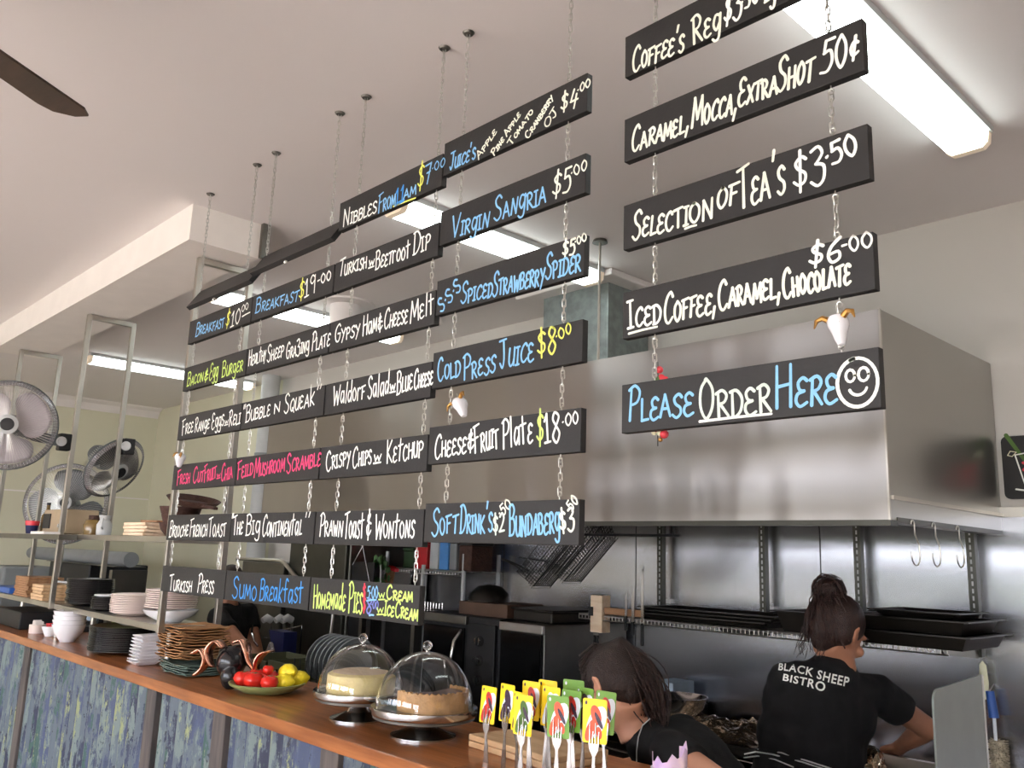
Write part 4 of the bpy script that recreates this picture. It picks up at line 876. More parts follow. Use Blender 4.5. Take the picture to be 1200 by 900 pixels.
# forks standing in a block, each clamping a playing card
D0 = oZ(650, 935, ZC)
hold = thing('fork_stand', 'thin timber base plate under the upright forks', 'plate', (-1.43, 1.49, ZC))
MB().box((-1.66, 1.415, ZC), (-1.16, 1.545, ZC+.005)).build('base_plate', K['timber'], hold, bevel=.001)
FK = [  # card centre px, depth, yaw, tilt(px lean), colour, art, label
 (572, 826, 1.90, .45, .08, 'cyel', 'cred', 'yellow card with a red figure patch, far left of the fork row'),
 (594, 824, 1.88, .55, .06, 'cyel', 'cdark', 'yellow card with a dark blue patch, second from the left'),
 (608, 834, 1.82, .60, .06, 'cyel', 'cdark', 'yellow card with a violet patch, behind the lime patch card'),
 (613, 838, 1.76, .35, .03, 'cyel', 'stem', 'yellow card with a lime green patch, front left'),
 (622, 821, 1.94, .35, .02, 'cyel', 'cred', 'yellow card standing highest at the back left'),
 (642, 820, 1.98, .30, -.02, 'cyel', 'cdark', 'yellow card half hidden at the back centre'),
 (645, 828, 1.88, .40, .05, 'cyel', 'cwhite', 'yellow card with a pale patch left of the front green card'),
 (654, 840, 1.78, .15, -.03, 'cgrn', 'corange', 'front green card with orange patches, centre'),
 (669, 833, 1.86, .35, .03, 'cgrn', 'cred', 'green card with a dark red patch right of centre'),
 (672, 820, 2.00, .15, 0, 'cgrn', 'cgrn', 'plain topped green card at the very back'),
 (685, 830, 1.92, .5, .02, 'cgrn', 'cdark', 'green card with a dark patch behind the right yellow card'),
 (697, 845, 1.72, .10, .0, 'cyel', 'corange', 'right yellow card with orange patches, nearest the camera'),
 (709, 835, 1.86, .4, .08, 'cgrn', 'cred', 'green card with a red patch, far right of the fork row'),
]
def fork(p, dirv, yaw, label):
    """p: centre of the card; a fork rises to it from the block"""
    t = thing('fork', label, 'fork', p, group='steel forks holding the cards')
    s_ = V(math.cos(yaw), math.sin(yaw), 0); nrm = V(-s_.y, s_.x, 0)
    g_ = MB()
    foot = V(p.x+random.uniform(-.006, .006), p.y, ZC+.0055)
    nk = p-V(0, 0, .068)-nrm*.003; base = p-V(0, 0, .043)-nrm*.004
    h_ = MB(); pts = [foot, foot.lerp(nk, .5), foot.lerp(nk, .85), nk]
    for i in range(3):
        w0 = (.016, .012, .006, .006)[i]; w1 = (.016, .012, .006, .006)[i+1]
        a, b = pts[i], pts[i+1]; vs = [q+s_*k*w_/2+nrm*j*.0012 for q, w_ in ((a, w0), (b, w1)) for k, j in ((-1, -1), (1, -1), (1, 1), (-1, 1))]
        h_.add(vs, [(3, 2, 1, 0), (4, 5, 6, 7), (0, 1, 5, 4), (1, 2, 6, 5), (2, 3, 7, 6), (3, 0, 4, 7)])
    h_.build('handle', K['fork'], t, smooth=True)
    pl = [nk-s_*.003, nk+s_*.003, nk.lerp(base, .5)+s_*.0095, base+s_*.0115, base-s_*.0115, nk.lerp(base, .5)-s_*.0095]
    MB().prism([q-nrm*.001 for q in pl], nrm*.002).build('head', K['fork'], t)
    for k in range(4):
        x = -.0095+k*.00633; sg = -1 if k % 2 else 1
        a = base+s_*x; b = a+V(0, 0, .04)-nrm*.0035*(0 if sg > 0 else -2.4)
        MB().tube([a-V(0, 0, .002), a.lerp(b, .5)+nrm*.0008*sg, b+nrm*(0 if sg > 0 else 0)], [.0016, .0015, .0007], 6).build('tine', K['fork'], t, smooth=True)
for x, y, d, yaw, lean, colr, art, l in FK:
    p = oY(x, y, 1.43+(d-1.72)*.42); ya = YAW*-1*0+math.atan2(rgt.y, rgt.x)-.35-yaw; s_ = V(math.cos(ya), math.sin(ya), 0); up = (V(0, 0, 1)+s_*lean).normalized(); nrm = s_.cross(up).normalized()
    if nrm.dot(CP-p) < 0: nrm = -nrm
    w_, h_ = .0265, .0435
    t = thing('playing_card', l, 'card', p, group='cards held by the forks')
    pc_ = []
    for cx, cz, a0 in ((1, 1, 0), (-1, 1, 90), (-1, -1, 180), (1, -1, 270)):
        for k in range(4): a = math.radians(a0+k*30); pc_.append(p+s_*(cx*(w_-.004)+.004*math.cos(a))+up*(cz*(h_-.004)+.004*math.sin(a)))
    MB().prism([q-nrm*.0005 for q in pc_], nrm*.001).build('card', K[colr], t)
    def blob(cx, cz, rx, rz, ang, m_, k, nm):
        pts = [(rx*math.cos(2*PI*i/18), rz*math.sin(2*PI*i/18)) for i in range(18)]
        pts = [p+nrm*(.0006+.0002*k)+s_*(cx+u*math.cos(ang)-v*math.sin(ang))+up*(cz+u*math.sin(ang)+v*math.cos(ang)) for u, v in pts]
        lab(MB().add(pts, [tuple(range(18))]).build('print', K[m_], t), nm)
    if art != 'cgrn':
        blob(.004, -.002, .018, .035, -.45, 'cwhite', 1, 'pale oval print')
        blob(.003, .012, .011, .020, .3, art, 2, 'upper coloured patch'); blob(-.008, -.018, .010, .024, -.4, art, 3, 'lower coloured patch')
        blob(.009, .002, .0045, .018, .5, 'cdark', 4, 'dark patch'); blob(.010, -.022, .006, .012, .2, art, 2, 'small coloured patch')
    blob(-w_*.72, h_*.8, .0025, .004, 0, 'cwhite' if colr == 'cgrn' else 'cdark', 1, 'small corner mark')
    fork(p-nrm*.0, None, ya, 'steel fork gripping the '+l.split(',')[0])
# lilac paper cup at the bottom edge
c = oY(785, 905, 1.42)
cz = oY(785, 880, 1.42).z
t = thing('paper_cup', 'lilac and white paper cup at the bottom edge by the woman', 'cup', (c.x, 1.42, ZC))
MB().lathe([(0, 0), (.026, 0), (.036, cz-ZC-.03), (.034, cz-ZC-.03), (.024, .004), (0, .004)], (c.x, 1.42, ZC), 28).build('cup', K['cwhite'], t, smooth=True)
g_ = MB(); n1 = 14; vs = []
for i in range(n1+1):
    a = -2.6+4.2*i/n1; up_ = cz-.002+.012*math.cos(a*1.0-1.2)
    vs += [V(c.x+.030*math.cos(a), 1.42+.030*math.sin(a), ZC+.03), V(c.x+.033*math.cos(a), 1.42+.033*math.sin(a), up_-.004+(.012 if i % 3 == 0 else 0))]
g_.add(vs, [(2*i, 2*i+2, 2*i+3, 2*i+1) for i in range(n1)]); o = g_.build('napkin', K['purple'], t, smooth=True); s2 = o.modifiers.new('solid', 'SOLIDIFY'); s2.thickness = .0015
# far left of the counter
o = MB().box((-5.98, 1.46, ZC), (-5.50, 1.75, ZC+.095)).build('storage_box', K['dark'], base=V(-5.75, 1.6, ZC), bevel=.006); tag(o, 'low dark box on the counter at the far left edge', 'box')
p = oZ(36, 742, ZC)
t = thing('sugar_dish', 'small white dish full of white sachets on the counter', 'dish', (p.x, p.y+.03, ZC))
q = V(p.x, p.y+.03, ZC)
MB().lathe([(0, 0), (.04, 0), (.042, .045), (.039, .045), (.037, .006), (0, .006)], q, 24).build('dish', K['pinkwhite'], t, smooth=True)
for i in range(9): MB().box(q+V(-.03+i*.0072, -.02, .02), q+V(-.027+i*.0072, .02, .056+random.uniform(0, .012)), Matrix.Rotation(random.uniform(-.3, .3), 3, 'Y')).build('sachet', K['white'], t)
p = oZ(50, 746, ZC); q = V(p.x, p.y+.035, ZC)
t = thing('condiment_bowl', 'small white bowl of red sachets beside the nested bowls', 'bowl', q)
MB().lathe([(0, 0), (.026, 0), (.043, .04), (.045, .052), (.042, .052), (.025, .006), (0, .006)], q, 24).build('bowl', K['porcelain'], t, smooth=True)
for i in range(6): MB().box(q+V(-.025+i*.009, -.018, .035), q+V(-.020+i*.009, .018, .065), Matrix.Rotation(random.uniform(-.5, .5), 3, 'Y')).build('sachet', K['coral'], t)
o = sheet((-4.62, 1.74, ZC+.06), .30, .16, K['greenglaze'], 'menu_sheet', 'pale green menu sheet leaning behind the black plates', None, .02, 55); o['category'] = 'menu'; o.rotation_euler = (.5, .1, .3)
o = plate_bm(.09, .02).build('side_plate', K['porcelain'], smooth=True); o.location = (-4.25, 1.62, ZC+.126); o.rotation_euler = (.12, 0, 0); tag(o, 'single white plate tipped on top of the broad black counter stack', 'plate')
t = thing('payment_terminal', 'dark payment terminal with a pale screen on the counter behind the sachets', 'terminal', (-5.35, 1.75, ZC))
R = Matrix.Rotation(.6, 3, 'X')
MB().box((-5.45, 1.70, ZC), (-5.24, 1.84, ZC+.03)).build('base', K['dark'], t, bevel=.005)
MB().box((-5.46, 1.80, ZC+.03), (-5.22, 1.82, ZC+.17), Matrix.Rotation(-.35, 3, 'X')).build('tablet', K['dark'], t, bevel=.004)
MB().box((-5.445, 1.789, ZC+.045), (-5.235, 1.797, ZC+.155), Matrix.Rotation(-.35, 3, 'X'), (-5.34, 1.81, ZC+.1)).build('screen', K['paper'], t)
# ================================================================ KITCHEN
# benches
t = thing('kitchen_bench', 'stainless bench running along the back wall under the shelf', 'bench', (-1.8, 3.2, 0))
MB().box((-2.75, 2.93, .86), (-.2, 3.50, .90)).build('bench_top', K['chrome'], t, bevel=.004)
MB().box((-2.72, 3.0, .12), (-.25, 3.48, .86)).build('cabinet', K['dsteel'], t)
for i in range(4): MB().box((-2.70+i*.615, 2.985, .16), (-2.11+i*.615, 3.0, .82)).build('door', K['dsteel'], t, bevel=.004)
t = thing('prep_bench', 'low stainless bench behind the serving counter', 'bench', (-3.4, 2.2, 0))
MB().box((-5.4, 1.99, .86), (-2.25, 2.42, .90)).build('bench_top', K['dsteel'], t, bevel=.004)
MB().box((-5.38, 2.01, .10), (-2.27, 2.40, .86)).build('cabinet', K['dsteel'], t)
# wall shelf: slotted uprights, arms, wire deck
t = thing('wall_shelf', 'wire wall shelf on slotted steel uprights above the cook line', 'shelf', (-1.9, 3.48, 1.34))
YU = 3.44
for x in (-2.584, -2.034, -1.607, -1.180):
    u = MB().box((x-.015, YU, 1.30), (x+.015, YU+.03, 1.80)).build('upright', K['darksteel'], t)
    s_ = MB()
    for k in range(18): s_.box((x-.003, YU-.0012, 1.315+k*.026), (x+.003, YU+.0, 1.331+k*.026))
    s_ = s_.build('slots', K['lgrey'], u); s_['kind'] = 'stuff'
    MB().prism([(x-.004, YU, 1.355), (x-.004, YU, 1.295), (x-.004, 3.13, 1.325), (x-.004, 3.11, 1.342)], (.008, 0, 0)).build('bracket', K['dsteel'], t)
    for yy in (YU+.03,): MB().box((x-.01, yy, 1.40), (x+.01, YB-.004, 1.42)).build('spacer', K['tube'], u)
w_ = MB()
for y in (3.115, 3.16, 3.22, 3.28, 3.34, 3.40): w_.tube([(-2.80, y, 1.343), (-1.155, y, 1.343)], .003, 6)
w_.tube([(-2.80, 3.11, 1.325), (-1.155, 3.11, 1.325)], .003, 6)
w_.build('long_wires', K['tube'], t)['kind'] = 'stuff'
w_ = MB()
for k in range(83): x = -2.80+k*.02; w_.tube([(x, 3.11, 1.322), (x, 3.11, 1.347), (x, 3.42, 1.347)], .0018, 4)
w_.build('cross_wires', K['tube'], t)['kind'] = 'stuff'
def pan(x0, y0, x1, y1, z, h, m, name, label, group=None, fl=.02, handle=None):
    t = thing(name, label, 'tray', ((x0+x1)/2, (y0+y1)/2, z), group=group); g = MB(); th = .004; f = .02
    b = [(x0+f, y0+f), (x1-f, y0+f), (x1-f, y1-f), (x0+f, y1-f)]; tp = [(x0, y0), (x1, y0), (x1, y1), (x0, y1)]; lp = [(x0-fl, y0-fl), (x1+fl, y0-fl), (x1+fl, y1+fl), (x0-fl, y1+fl)]
    vs = [(x, y, z) for x, y in b]+[(x, y, z+h) for x, y in tp]+[(x, y, z+h) for x, y in lp]+[(x, y, z+h+th) for x, y in lp]+[(x+(.004 if i in (0, 3) else -.004), y+(.004 if i < 2 else -.004), z+h+th) for i, (x, y) in enumerate(tp)]+[(x+(.004 if i in (0, 3) else -.004), y+(.004 if i < 2 else -.004), z+th) for i, (x, y) in enumerate(b)]
    fs = [(3, 2, 1, 0), (20, 21, 22, 23)]
    for k in range(5):
        for i in range(4): a = k*4+i; bq = k*4+(i+1) % 4; fs.append((a, bq, bq+4, a+4))
    g.add(vs, fs).build('pan', K[m], t)
    if handle: MB().tube(handle, .006, 8).build('handle', K[m], t, smooth=True)
    return t
for i in range(3): pan(-2.50+i*.02, 3.14+i*.01, -1.86+i*.02, 3.39+i*.005, 1.349+i*.013, .022, 'tray', 'baking_tray', f'long dark baking tray, {ordn(2-i,3)} of the stack left on the wire shelf', 'dark baking trays left on the wire shelf')
pan(-1.80, 3.14, -1.50, 3.37, 1.349, .075, 'tray', 'deep_pan', 'deep dark pan on the wire shelf behind the chef', None)
for i in range(2): pan(-1.47-.02*i, 3.00+i*.05, -1.06-i*.02, 3.37, 1.349+i*.045, .042, 'tray', 'roasting_pan', ('wide black roasting pan jutting off the right end of the wire shelf', 'shallow pan lying on the wide black roasting pan')[i])
pan(-1.40, 3.1, -1.12, 3.35, 1.442, .016, 'tray', 'oven_tray', 'thin oven tray topmost on the right of the wire shelf', None, .015)
# magnetic knife bar at the left end
t = thing('knife_bar', 'pale slotted knife block end with brown magnetic bar left of the wire shelf', 'knife bar', (-2.74, 3.14, 1.3))
p0 = oY(692, 697, 3.1); p1 = oY(705, 742, 3.1)
MB().box((p0.x, 3.1, p1.z), (p1.x, 3.16, p0.z)).build('block', K['boardpale'], t, bevel=.003)
MB().box((p0.x-.004, 3.092, (p0.z+p1.z)/2-.01), (p0.x+.018, 3.1, (p0.z+p1.z)/2+.03)).build('slot', K['dark'], t)
MB().box((p1.x, 3.115, oY(715, 717, 3.1).z-.013), (-2.44, 3.14, oY(715, 717, 3.1).z+.016)).build('bar', K['boardbrown'], t, bevel=.002)
def knife(px, py0, py1, py2, wd, label):
    a = oY(px, py0, 3.105); b = oY(px, py1, 3.105); c = oY(px, py2, 3.105); t = thing('knife', label, 'knife', b, group='kitchen knives on the bar')
    x = b.x; MB().prism([(x-wd/2, 3.108, b.z), (x+wd/2, 3.108, b.z), (x+wd/2, 3.108, a.z+wd*2), (x-wd/2, 3.108, a.z)], (0, .003, 0)).build('blade', K['chrome'], t)
    MB().box((x-wd*.45, 3.102, c.z), (x+wd*.45, 3.116, b.z)).build('handle', K['blackgloss'], t, bevel=.003)
knife(698, 744, 744.5, 756, .028, 'broad black handle hanging under the pale knife block')
knife(733, 700, 722, 739, .012, 'short black handled knife, first on the bar')
knife(741, 698, 729, 745, .016, 'black handled knife with a broad blade, second on the bar')
knife(752, 670, 731, 757, .014, 'long black handled knife with the tallest blade on the bar')
# hooks on the hood edge
for i, (px, y, l) in enumerate(((1072, 2.70, 'steel s-hook on the hood edge, first from the chef'), (1100, 2.86, 'steel s-hook on the hood edge, middle of the three'), (1136, 3.06, 'steel s-hook on the hood edge, nearest the wall'))):
    c = V(-1.085, y, 1.734); pts = []
    for k in range(9): a = math.radians(180-k*22.5*1.0); pts.append(c+V(0, .012*math.cos(a), .012*math.sin(a)+.0))
    pts += [c+V(0, .013, -.03), c+V(0, .04, -.06)]
    for k in range(10): a = math.radians(30-k*25); pts.append(c+V(0, .012+.032*math.cos(a), -.09+.032*math.sin(a)))
    o = MB().tube(pts, .0025, 8).build('hook', K['chain'], smooth=True, base=c); tag(o, l, 'hook', 'steel hooks on the hood edge')
# fryer baskets hanging under the hood
t = thing('hanging_rail', 'dark rail under the hood from which the fryer baskets hang', 'rail', (-2.8, 2.86, 1.72))
MB().tube([(-3.3, 2.86, 1.70), (-2.05, 2.86, 1.70)], .006, 8).build('rail', K['dark'], t)
for x in (-3.28, -2.08): MB().tube([(x, 2.86, 1.70), (x, 2.86, 1.76)], .005, 8).build('strap', K['dark'], t)
for q in range(2):
    o_ = oY(648+q*36, 652-q*6, 2.86+q*.06); t = thing('fryer_basket', ('black wire fryer basket hanging tilted, left one', 'black wire fryer basket hanging tilted, right one')[q], 'basket', o_, group='fryer baskets under the hood')
    R = Matrix.Rotation(-.75, 3, 'Y'); P = lambda x, y, z: o_+R @ V(x, y, z)
    g = MB(); L, D, H = .15, .06, .055
    for z, k in ((H, 1.12), (0, 1), (-H, .9)):
        g.tube([P(-L*k, -D*k, z), P(L*k, -D*k, z), P(L*k, D*k, z), P(-L*k, D*k, z)], .003, 5, closed=True)
    g.build('frame', K['dark'], t)
    g = MB()
    for k in range(21):
        x = -L+k*L/10; g.tube([P(x*1.12, -D*1.12, H), P(x*.9, -D*.9, -H), P(x*.9, D*.9, -H), P(x*1.12, D*1.12, H)], .0016, 4)
    for k in range(9):
        y = -D+k*D/4; g.tube([P(-L*1.12, y*1.1, H), P(-L*.9, y*.9, -H), P(L*.9, y*.9, -H), P(L*1.12, y*1.1, H)], .0016, 4)
    for k in range(8):
        z = -H+k*H/4; g.tube([P(-L, -D, z), P(L, -D, z), P(L, D, z), P(-L, D, z)], .0014, 4, closed=True)
    g = g.build('mesh', K['dark'], t); g['kind'] = 'stuff'
    tip = oY(588+q*20, 655-q*2, 2.86)
    g = MB(); g.tube([P(-L*1.12, -.02, H), P(-L*1.3, -.015, H+.06), tip], .004, 6); g.tube([P(-L*1.12, .02, H), P(-L*1.3, .015, H+.06), tip+V(.0, .01, 0)], .004, 6)
    g.build('handle', K['dark'], t, smooth=True)
    MB().tube([P(L*1.1, 0, H), V(P(L*1.1, 0, H).x, 2.86, 1.70)], .0025, 5).build('hanger', K['dark'], t)
# ovens
t = thing('convection_oven', 'black glass convection oven with steel top band, right of its control column', 'oven', (-2.95, 3.15, 0))
oz = 1.295
MB().box((-3.10, 2.90, .25), (-2.815, 3.48, oz)).build('body', K['dsteel'], t, bevel=.005)
MB().box((-3.09, 2.885, .30), (-2.825, 2.90, 1.253)).build('door', K['darkglass'], t, bevel=.004)
MB().box((-3.10, 2.882, 1.256), (-2.815, 2.90, oz-.002)).build('top_band', K['steel'], t, bevel=.003)
for x in (-3.07, -2.85):
    for y in (2.94, 3.44): MB().tube([(x, y, 0), (x, y, .25)], .02, 10).build('leg', K['dsteel'], t)
t = thing('combi_oven', 'dark combi oven with curved steel handle and three knobs', 'oven', (-3.45, 3.15, 0))
MB().box((-3.70, 2.90, .25), (-3.11, 3.48, 1.30)).build('body', K['dark'], t, bevel=.005)
MB().box((-3.68, 2.885, .30), (-3.36, 2.90, 1.24)).build('door', K['darkglass'], t, bevel=.004)
MB().box((-3.70, 2.88, 1.256), (-3.34, 2.90, 1.298)).build('top_band', K['dsteel'], t, bevel=.003)
MB().box((-3.33, 2.884, .30), (-3.13, 2.90, 1.27)).build('control_column', K['dark'], t, bevel=.003)
MB().tube([(-3.375, 2.885, 1.23), (-3.375, 2.84, 1.18), (-3.385, 2.83, 1.08), (-3.375, 2.84, .98), (-3.375, 2.885, .93)], .009, 10).build('handle', K['chrome'], t, smooth=True)
for z in (1.19, 1.10, 1.01):
    kb = MB().lathe([(.024, 0), (.024, .012), (.02, .026), (0, .027)], (-3.23, 2.884, z), 20, axis=(0, -1, 0)).build('knob', K['chrome'], t, smooth=True)
    MB().box((-3.234, 2.852, z-.02), (-3.226, 2.858, z+.02)).build('pointer', K['dark'], kb)
for x in (-3.66, -3.15):
    for y in (2.94, 3.44): MB().tube([(x, y, 0), (x, y, .25)], .02, 10).build('leg', K['dsteel'], t)
# things on the ovens
o = MB().box((-3.48, 2.95, 1.302), (-3.12, 3.2, 1.365)).build('wooden_crate', K['oldbox'], base=V(-3.3, 3.05, 1.302), bevel=.003); tag(o, 'brown wooden crate on top of the combi oven', 'crate')
t = thing('roasting_dish', 'dark roasting dish on the convection oven', 'dish', (-2.97, 3.1, 1.297))
MB().box((-3.09, 2.96, 1.297), (-2.83, 3.3, 1.35)).build('dish', K['tray'], t, bevel=.01)
MB().box((-3.10, 2.955, 1.35), (-2.82, 3.31, 1.358)).build('lid', K['tray'], t, bevel=.002)
t = thing('colander', 'dark upturned bowl on the wooden crate', 'bowl', (-3.38, 3.07, 1.367))
MB().lathe([(.11, 0), (.10, .04), (.06, .075), (0, .085)], (-3.38, 3.07, 1.367), 24).build('bowl', K['tray'], t, smooth=True)
bottle(-3.90, 2.96, 1.262, .032, .235, K['blackgloss'], 'dark wine bottle in the wire basket left of the ovens')
# wire basket and side stand for the bottle
t = thing('side_stand', 'dark steel stand holding a wire basket left of the ovens', 'stand', (-3.98, 3.05, 0))
MB().box((-4.25, 2.86, 1.235), (-3.72, 3.30, 1.26)).build('top', K['dsteel'], t)
for x in (-4.23, -3.745):
    for y in (2.88, 3.28): MB().box((x-.015, y-.015, 0), (x+.015, y+.015, 1.235)).build('leg', K['dsteel'], t)
t = thing('wire_basket', 'small wire basket with a bottle, left of the ovens', 'basket', (-3.86, 2.97, 1.2605))
g = MB()
for z in (1.263, 1.30, 1.335): g.tube([(-4.0, 2.89, z), (-3.75, 2.89, z), (-3.75, 3.06, z), (-4.0, 3.06, z)], .0022, 5, closed=True)
for k in range(11): x = -4.0+k*.025; g.tube([(x, 2.89, 1.263), (x, 2.89, 1.335)], .0015, 4); g.tube([(x, 3.06, 1.263), (x, 3.06, 1.335)], .0015, 4)
g = g.build('wires', K['chrome'], t); g['kind'] = 'stuff'
# wire rack with posts and plastic tubs
t = thing('wire_rack', 'chrome wire rack with white posts above the ovens', 'rack', (-4.2, 3.3, 0))
ZW = 1.50
for x, y, z1 in ((-3.745, 3.20, 1.60), (-4.06, 3.16, 1.53), (-4.42, 3.16, 1.60), (-4.42, 3.46, 1.60), (-3.745, 3.46, 1.60)):
    MB().tube([(x, y, .0 if x < -4.3 else 1.30 if x > -3.9 else 1.262), (x, y, z1)], .0125, 10).build('post', K['lgrey'], t, smooth=True)
g = MB()
for y in (3.16, 3.24, 3.32, 3.40, 3.46): g.tube([(-4.44, y, ZW), (-3.72, y, ZW)], .003, 5)
g.tube([(-4.44, 3.155, ZW-.02), (-3.72, 3.155, ZW-.02)], .003, 5)
for k in range(29): x = -4.44+k*.025; g.tube([(x, 3.155, ZW-.02), (x, 3.155, ZW+.004), (x, 3.46, ZW+.004)], .0016, 4)
g.build('wire_deck', K['chain'], t)['kind'] = 'stuff'
def tub(px0, px1, y, h, m, label, lid='lgrey', d=.16, nm='storage_tub'):
    a = oY(px0, 662, y); b = oY(px1, 662, y); t = thing(nm, label, 'tub', ((a.x+b.x)/2, y+d/2, ZW+.006)); z = ZW+.0065
    MB().box((a.x, y, z), (b.x, y+d, z+h)).build('body', K[m], t, bevel=.006)
    MB().box((a.x-.004, y-.004, z+h), (b.x+.004, y+d+.004, z+h+.018)).build('lid', K[lid], t, bevel=.004)
tub(486, 500, 3.19, .14, 'red', 'red plastic tub on the wire rack', 'red'); tub(503, 513, 3.19, .16, 'lgrey', 'pale grey tub between the red and blue ones')
tub(514, 524, 3.18, .16, 'lblue', 'light blue tub on the wire rack', 'lblue'); tub(526, 534, 3.19, .15, 'grey', 'slim grey tub right of the blue one', 'grey'); tub(537, 552, 3.19, .14, 'brown', 'dark brown tub at the right of the wire rack', 'dark')
tub(472, 484, 3.19, .10, 'dgreen', 'small green tub left of the red one', 'dgreen')
# boards and utensils hanging beside the tall cabinet
t = thing('box_grater', 'red and brown hand saw style grater leaning on the wire rack shelf', 'grater', oY(458, 672, 3.12))
a = oY(452, 690, 3.10); 
R = Matrix.Rotation(.25, 3, 'Y')
MB().box((a.x-.03, 3.10, 1.30), (a.x+.04, 3.12, 1.50), R).build('plate', K['boardbrown'], t, bevel=.004)
MB().box((a.x-.01, 3.09, 1.50), (a.x+.065, 3.125, 1.52), R, (a.x, 3.1, 1.4)).build('handle', K['coral'], t, bevel=.005)
t['label'] = 'brown slatted paddle with a red handle between the boards'; t.name = 'paddle'; t['category'] = 'paddle'
t = thing('chopping_board', 'narrow brown board standing beside the tall dark fridge', 'chopping board', oY(402, 690, 2.92))
a = oY(402, 690, 2.92); MB().box((a.x-.03, 2.92, .90), (a.x+.03, 2.945, 1.58)).build('board', K['boardbrown'], t, bevel=.004)
a = oY(425, 640, 2.93); b = oY(413, 662, 2.93); c = oY(434, 688, 2.93)
t = thing('hanging_tray', 'dark tray hanging on a white cord loop in a triangle', 'tray', a)
MB().tube([a, b], .0022, 6).build('cord', K['cwhite'], t); MB().tube([a, c], .0022, 6).build('cord', K['cwhite'], t)
MB().ball(a, .007, 10).build('nail', K['chain'], t)
MB().box((b.x-.03, 2.94, .96), (c.x+.01, 2.95, b.z+.02)).build('tray', K['dark'], t, bevel=.01)
MB().tube([oY(446, 690, 2.96), oY(446, 662, 2.96)], .004, 8).build('rod', K['lgrey'], t)
g = MB()
for k in range(26):
    a = oY(440+random.uniform(-6, 8), 688, 3.0); g.ball(a+V(random.uniform(-.03, .03), random.uniform(0, .05), random.uniform(0, .17)), (.018, .008, .022), 6, Rz(random.uniform(0, 3)))
g.ball(oY(440, 690, 3.0)+V(0, .02, -.03), (.035, .035, .045), 10)
tag(g.build('potted_herb', K['green'], smooth=True, base=oY(440, 700, 3.0)), 'bunch of dark green herbs behind the homemade pies board', 'herbs', kind='stuff')
# tall grey cabinet and fridge further left
t = thing('steel_cabinet', 'grey steel cabinet with rolled lid lip behind the sumo board', 'cabinet', (-5.5, 3.15, 0))
MB().box((-5.78, 2.90, .05), (-5.20, 3.45, 1.50)).build('body', K['dsteel'], t, bevel=.006)
MB().box((-5.62, 2.893, 1.33), (-5.42, 2.90, 1.375)).build('nameplate', K['dark'], t)
MB().tube([(-5.80, 2.875, 1.49), (-5.80, 2.865, 1.515), (-5.18, 2.865, 1.515), (-5.15, 2.87, 1.505), (-4.96, 2.88, 1.40)], .013, 8).build('lid_lip', K['tube'], t, smooth=True)
t = thing('tall_fridge', 'tall dark grey fridge between the steel cabinet and the brown board', 'fridge', (-4.85, 3.2, 0))
MB().box((-5.14, 2.92, .05), (-4.46, 3.47, 1.725)).build('body', K['dsteel'], t, bevel=.008)
MB().box((-5.13, 2.895, .12), (-4.47, 2.92, 1.70)).build('door', K['darksteel'], t, bevel=.006)
MB().tube([(-4.52, 2.87, .9), (-4.52, 2.86, 1.1), (-4.52, 2.87, 1.25)], .01, 8).build('handle', K['tube'], t, smooth=True)
o = MB().box((-6.03, 3.10, 1.24), (-5.88, 3.16, 1.52)).build('soap_dispenser', K['cwhite'], base=V(-5.95, 3.14, 1.3), bevel=.01); o.location.y += 0; tag(o, 'white and teal notice box left of the steel cabinet', 'box')
for ob in (o,):
    MB().box((-6.032, 3.095, 1.46), (-5.878, 3.101, 1.521)).build('teal_band', K['duo'], ob)
t = thing('side_stand', 'dark stand under the white and teal box', 'stand', (-5.95, 3.2, 0)); MB().box((-6.1, 3.05, 0), (-5.82, 3.45, 1.238)).build('cabinet', K['dsteel'], t)
# tubs, taps and hose between the boards and the bench
t = thing('sink_rail', 'grey sink frame with steel rail and three white tap handles', 'sink', (-4.6, 2.75, 0))
MB().box((-4.95, 2.57, .05), (-4.25, 2.83, .93)).build('frame', K['dsteel'], t, bevel=.004)
for i, px in enumerate((318, 333, 342)):
    p = oY(px, 727, 2.72); MB().tube([p, p+V(0, -.03, .015), p+V(0, -.06, .0)], [.022, .024, .018], 12).build('tap_handle', K['lgrey'], t, smooth=True)
    MB().tube([p, V(p.x, 2.74, .93)], .008, 8).build('tap_stem', K['dsteel'], t)
a = oY(308, 747, 2.6); b = oY(330, 747, 2.6); MB().tube([a, b], .004, 6).build('rail', K['chrome'], t)
a = oY(333, 738, 2.6); b = oY(354, 733, 2.6); MB().tube([a, b, V(b.x, 2.6, .93)], .004, 6).build('rail', K['chrome'], t)
h = [oY(x, y, 2.58) for x, y in ((296, 732), (295, 742), (298, 752), (302, 757))]; MB().tube(h, .006, 8).build('hose', K['chrome'], t, smooth=True)
a = oY(315, 738, 2.45); b = oY(333, 738, 2.45)
o = MB().prism([(a.x, 2.45, a.z), (b.x, 2.45, a.z), (b.x-.03, 2.47, a.z-.13), (a.x+.03, 2.47, a.z-.13)], (0, .08, 0)).build('blue_tub', K['navy'], base=V((a.x+b.x)/2, 2.48, a.z-.13)); tag(o, 'dark blue plastic tub hooked on the sink frame', 'tub'); o.name = 'plastic_tub'
t = thing('plastic_bag', 'pale clear bag hanging behind the black sheep sculpture', 'bag', oY(300, 770, 2.38))
MB().lathe([(.015, .12), (.035, .08), (.06, .02), (.055, -.04), (0, -.05)], oY(316, 775, 2.42)+V(0, 0, -.02), 14, sy=.5).build('bag', K['wingtrans'], t, smooth=True)
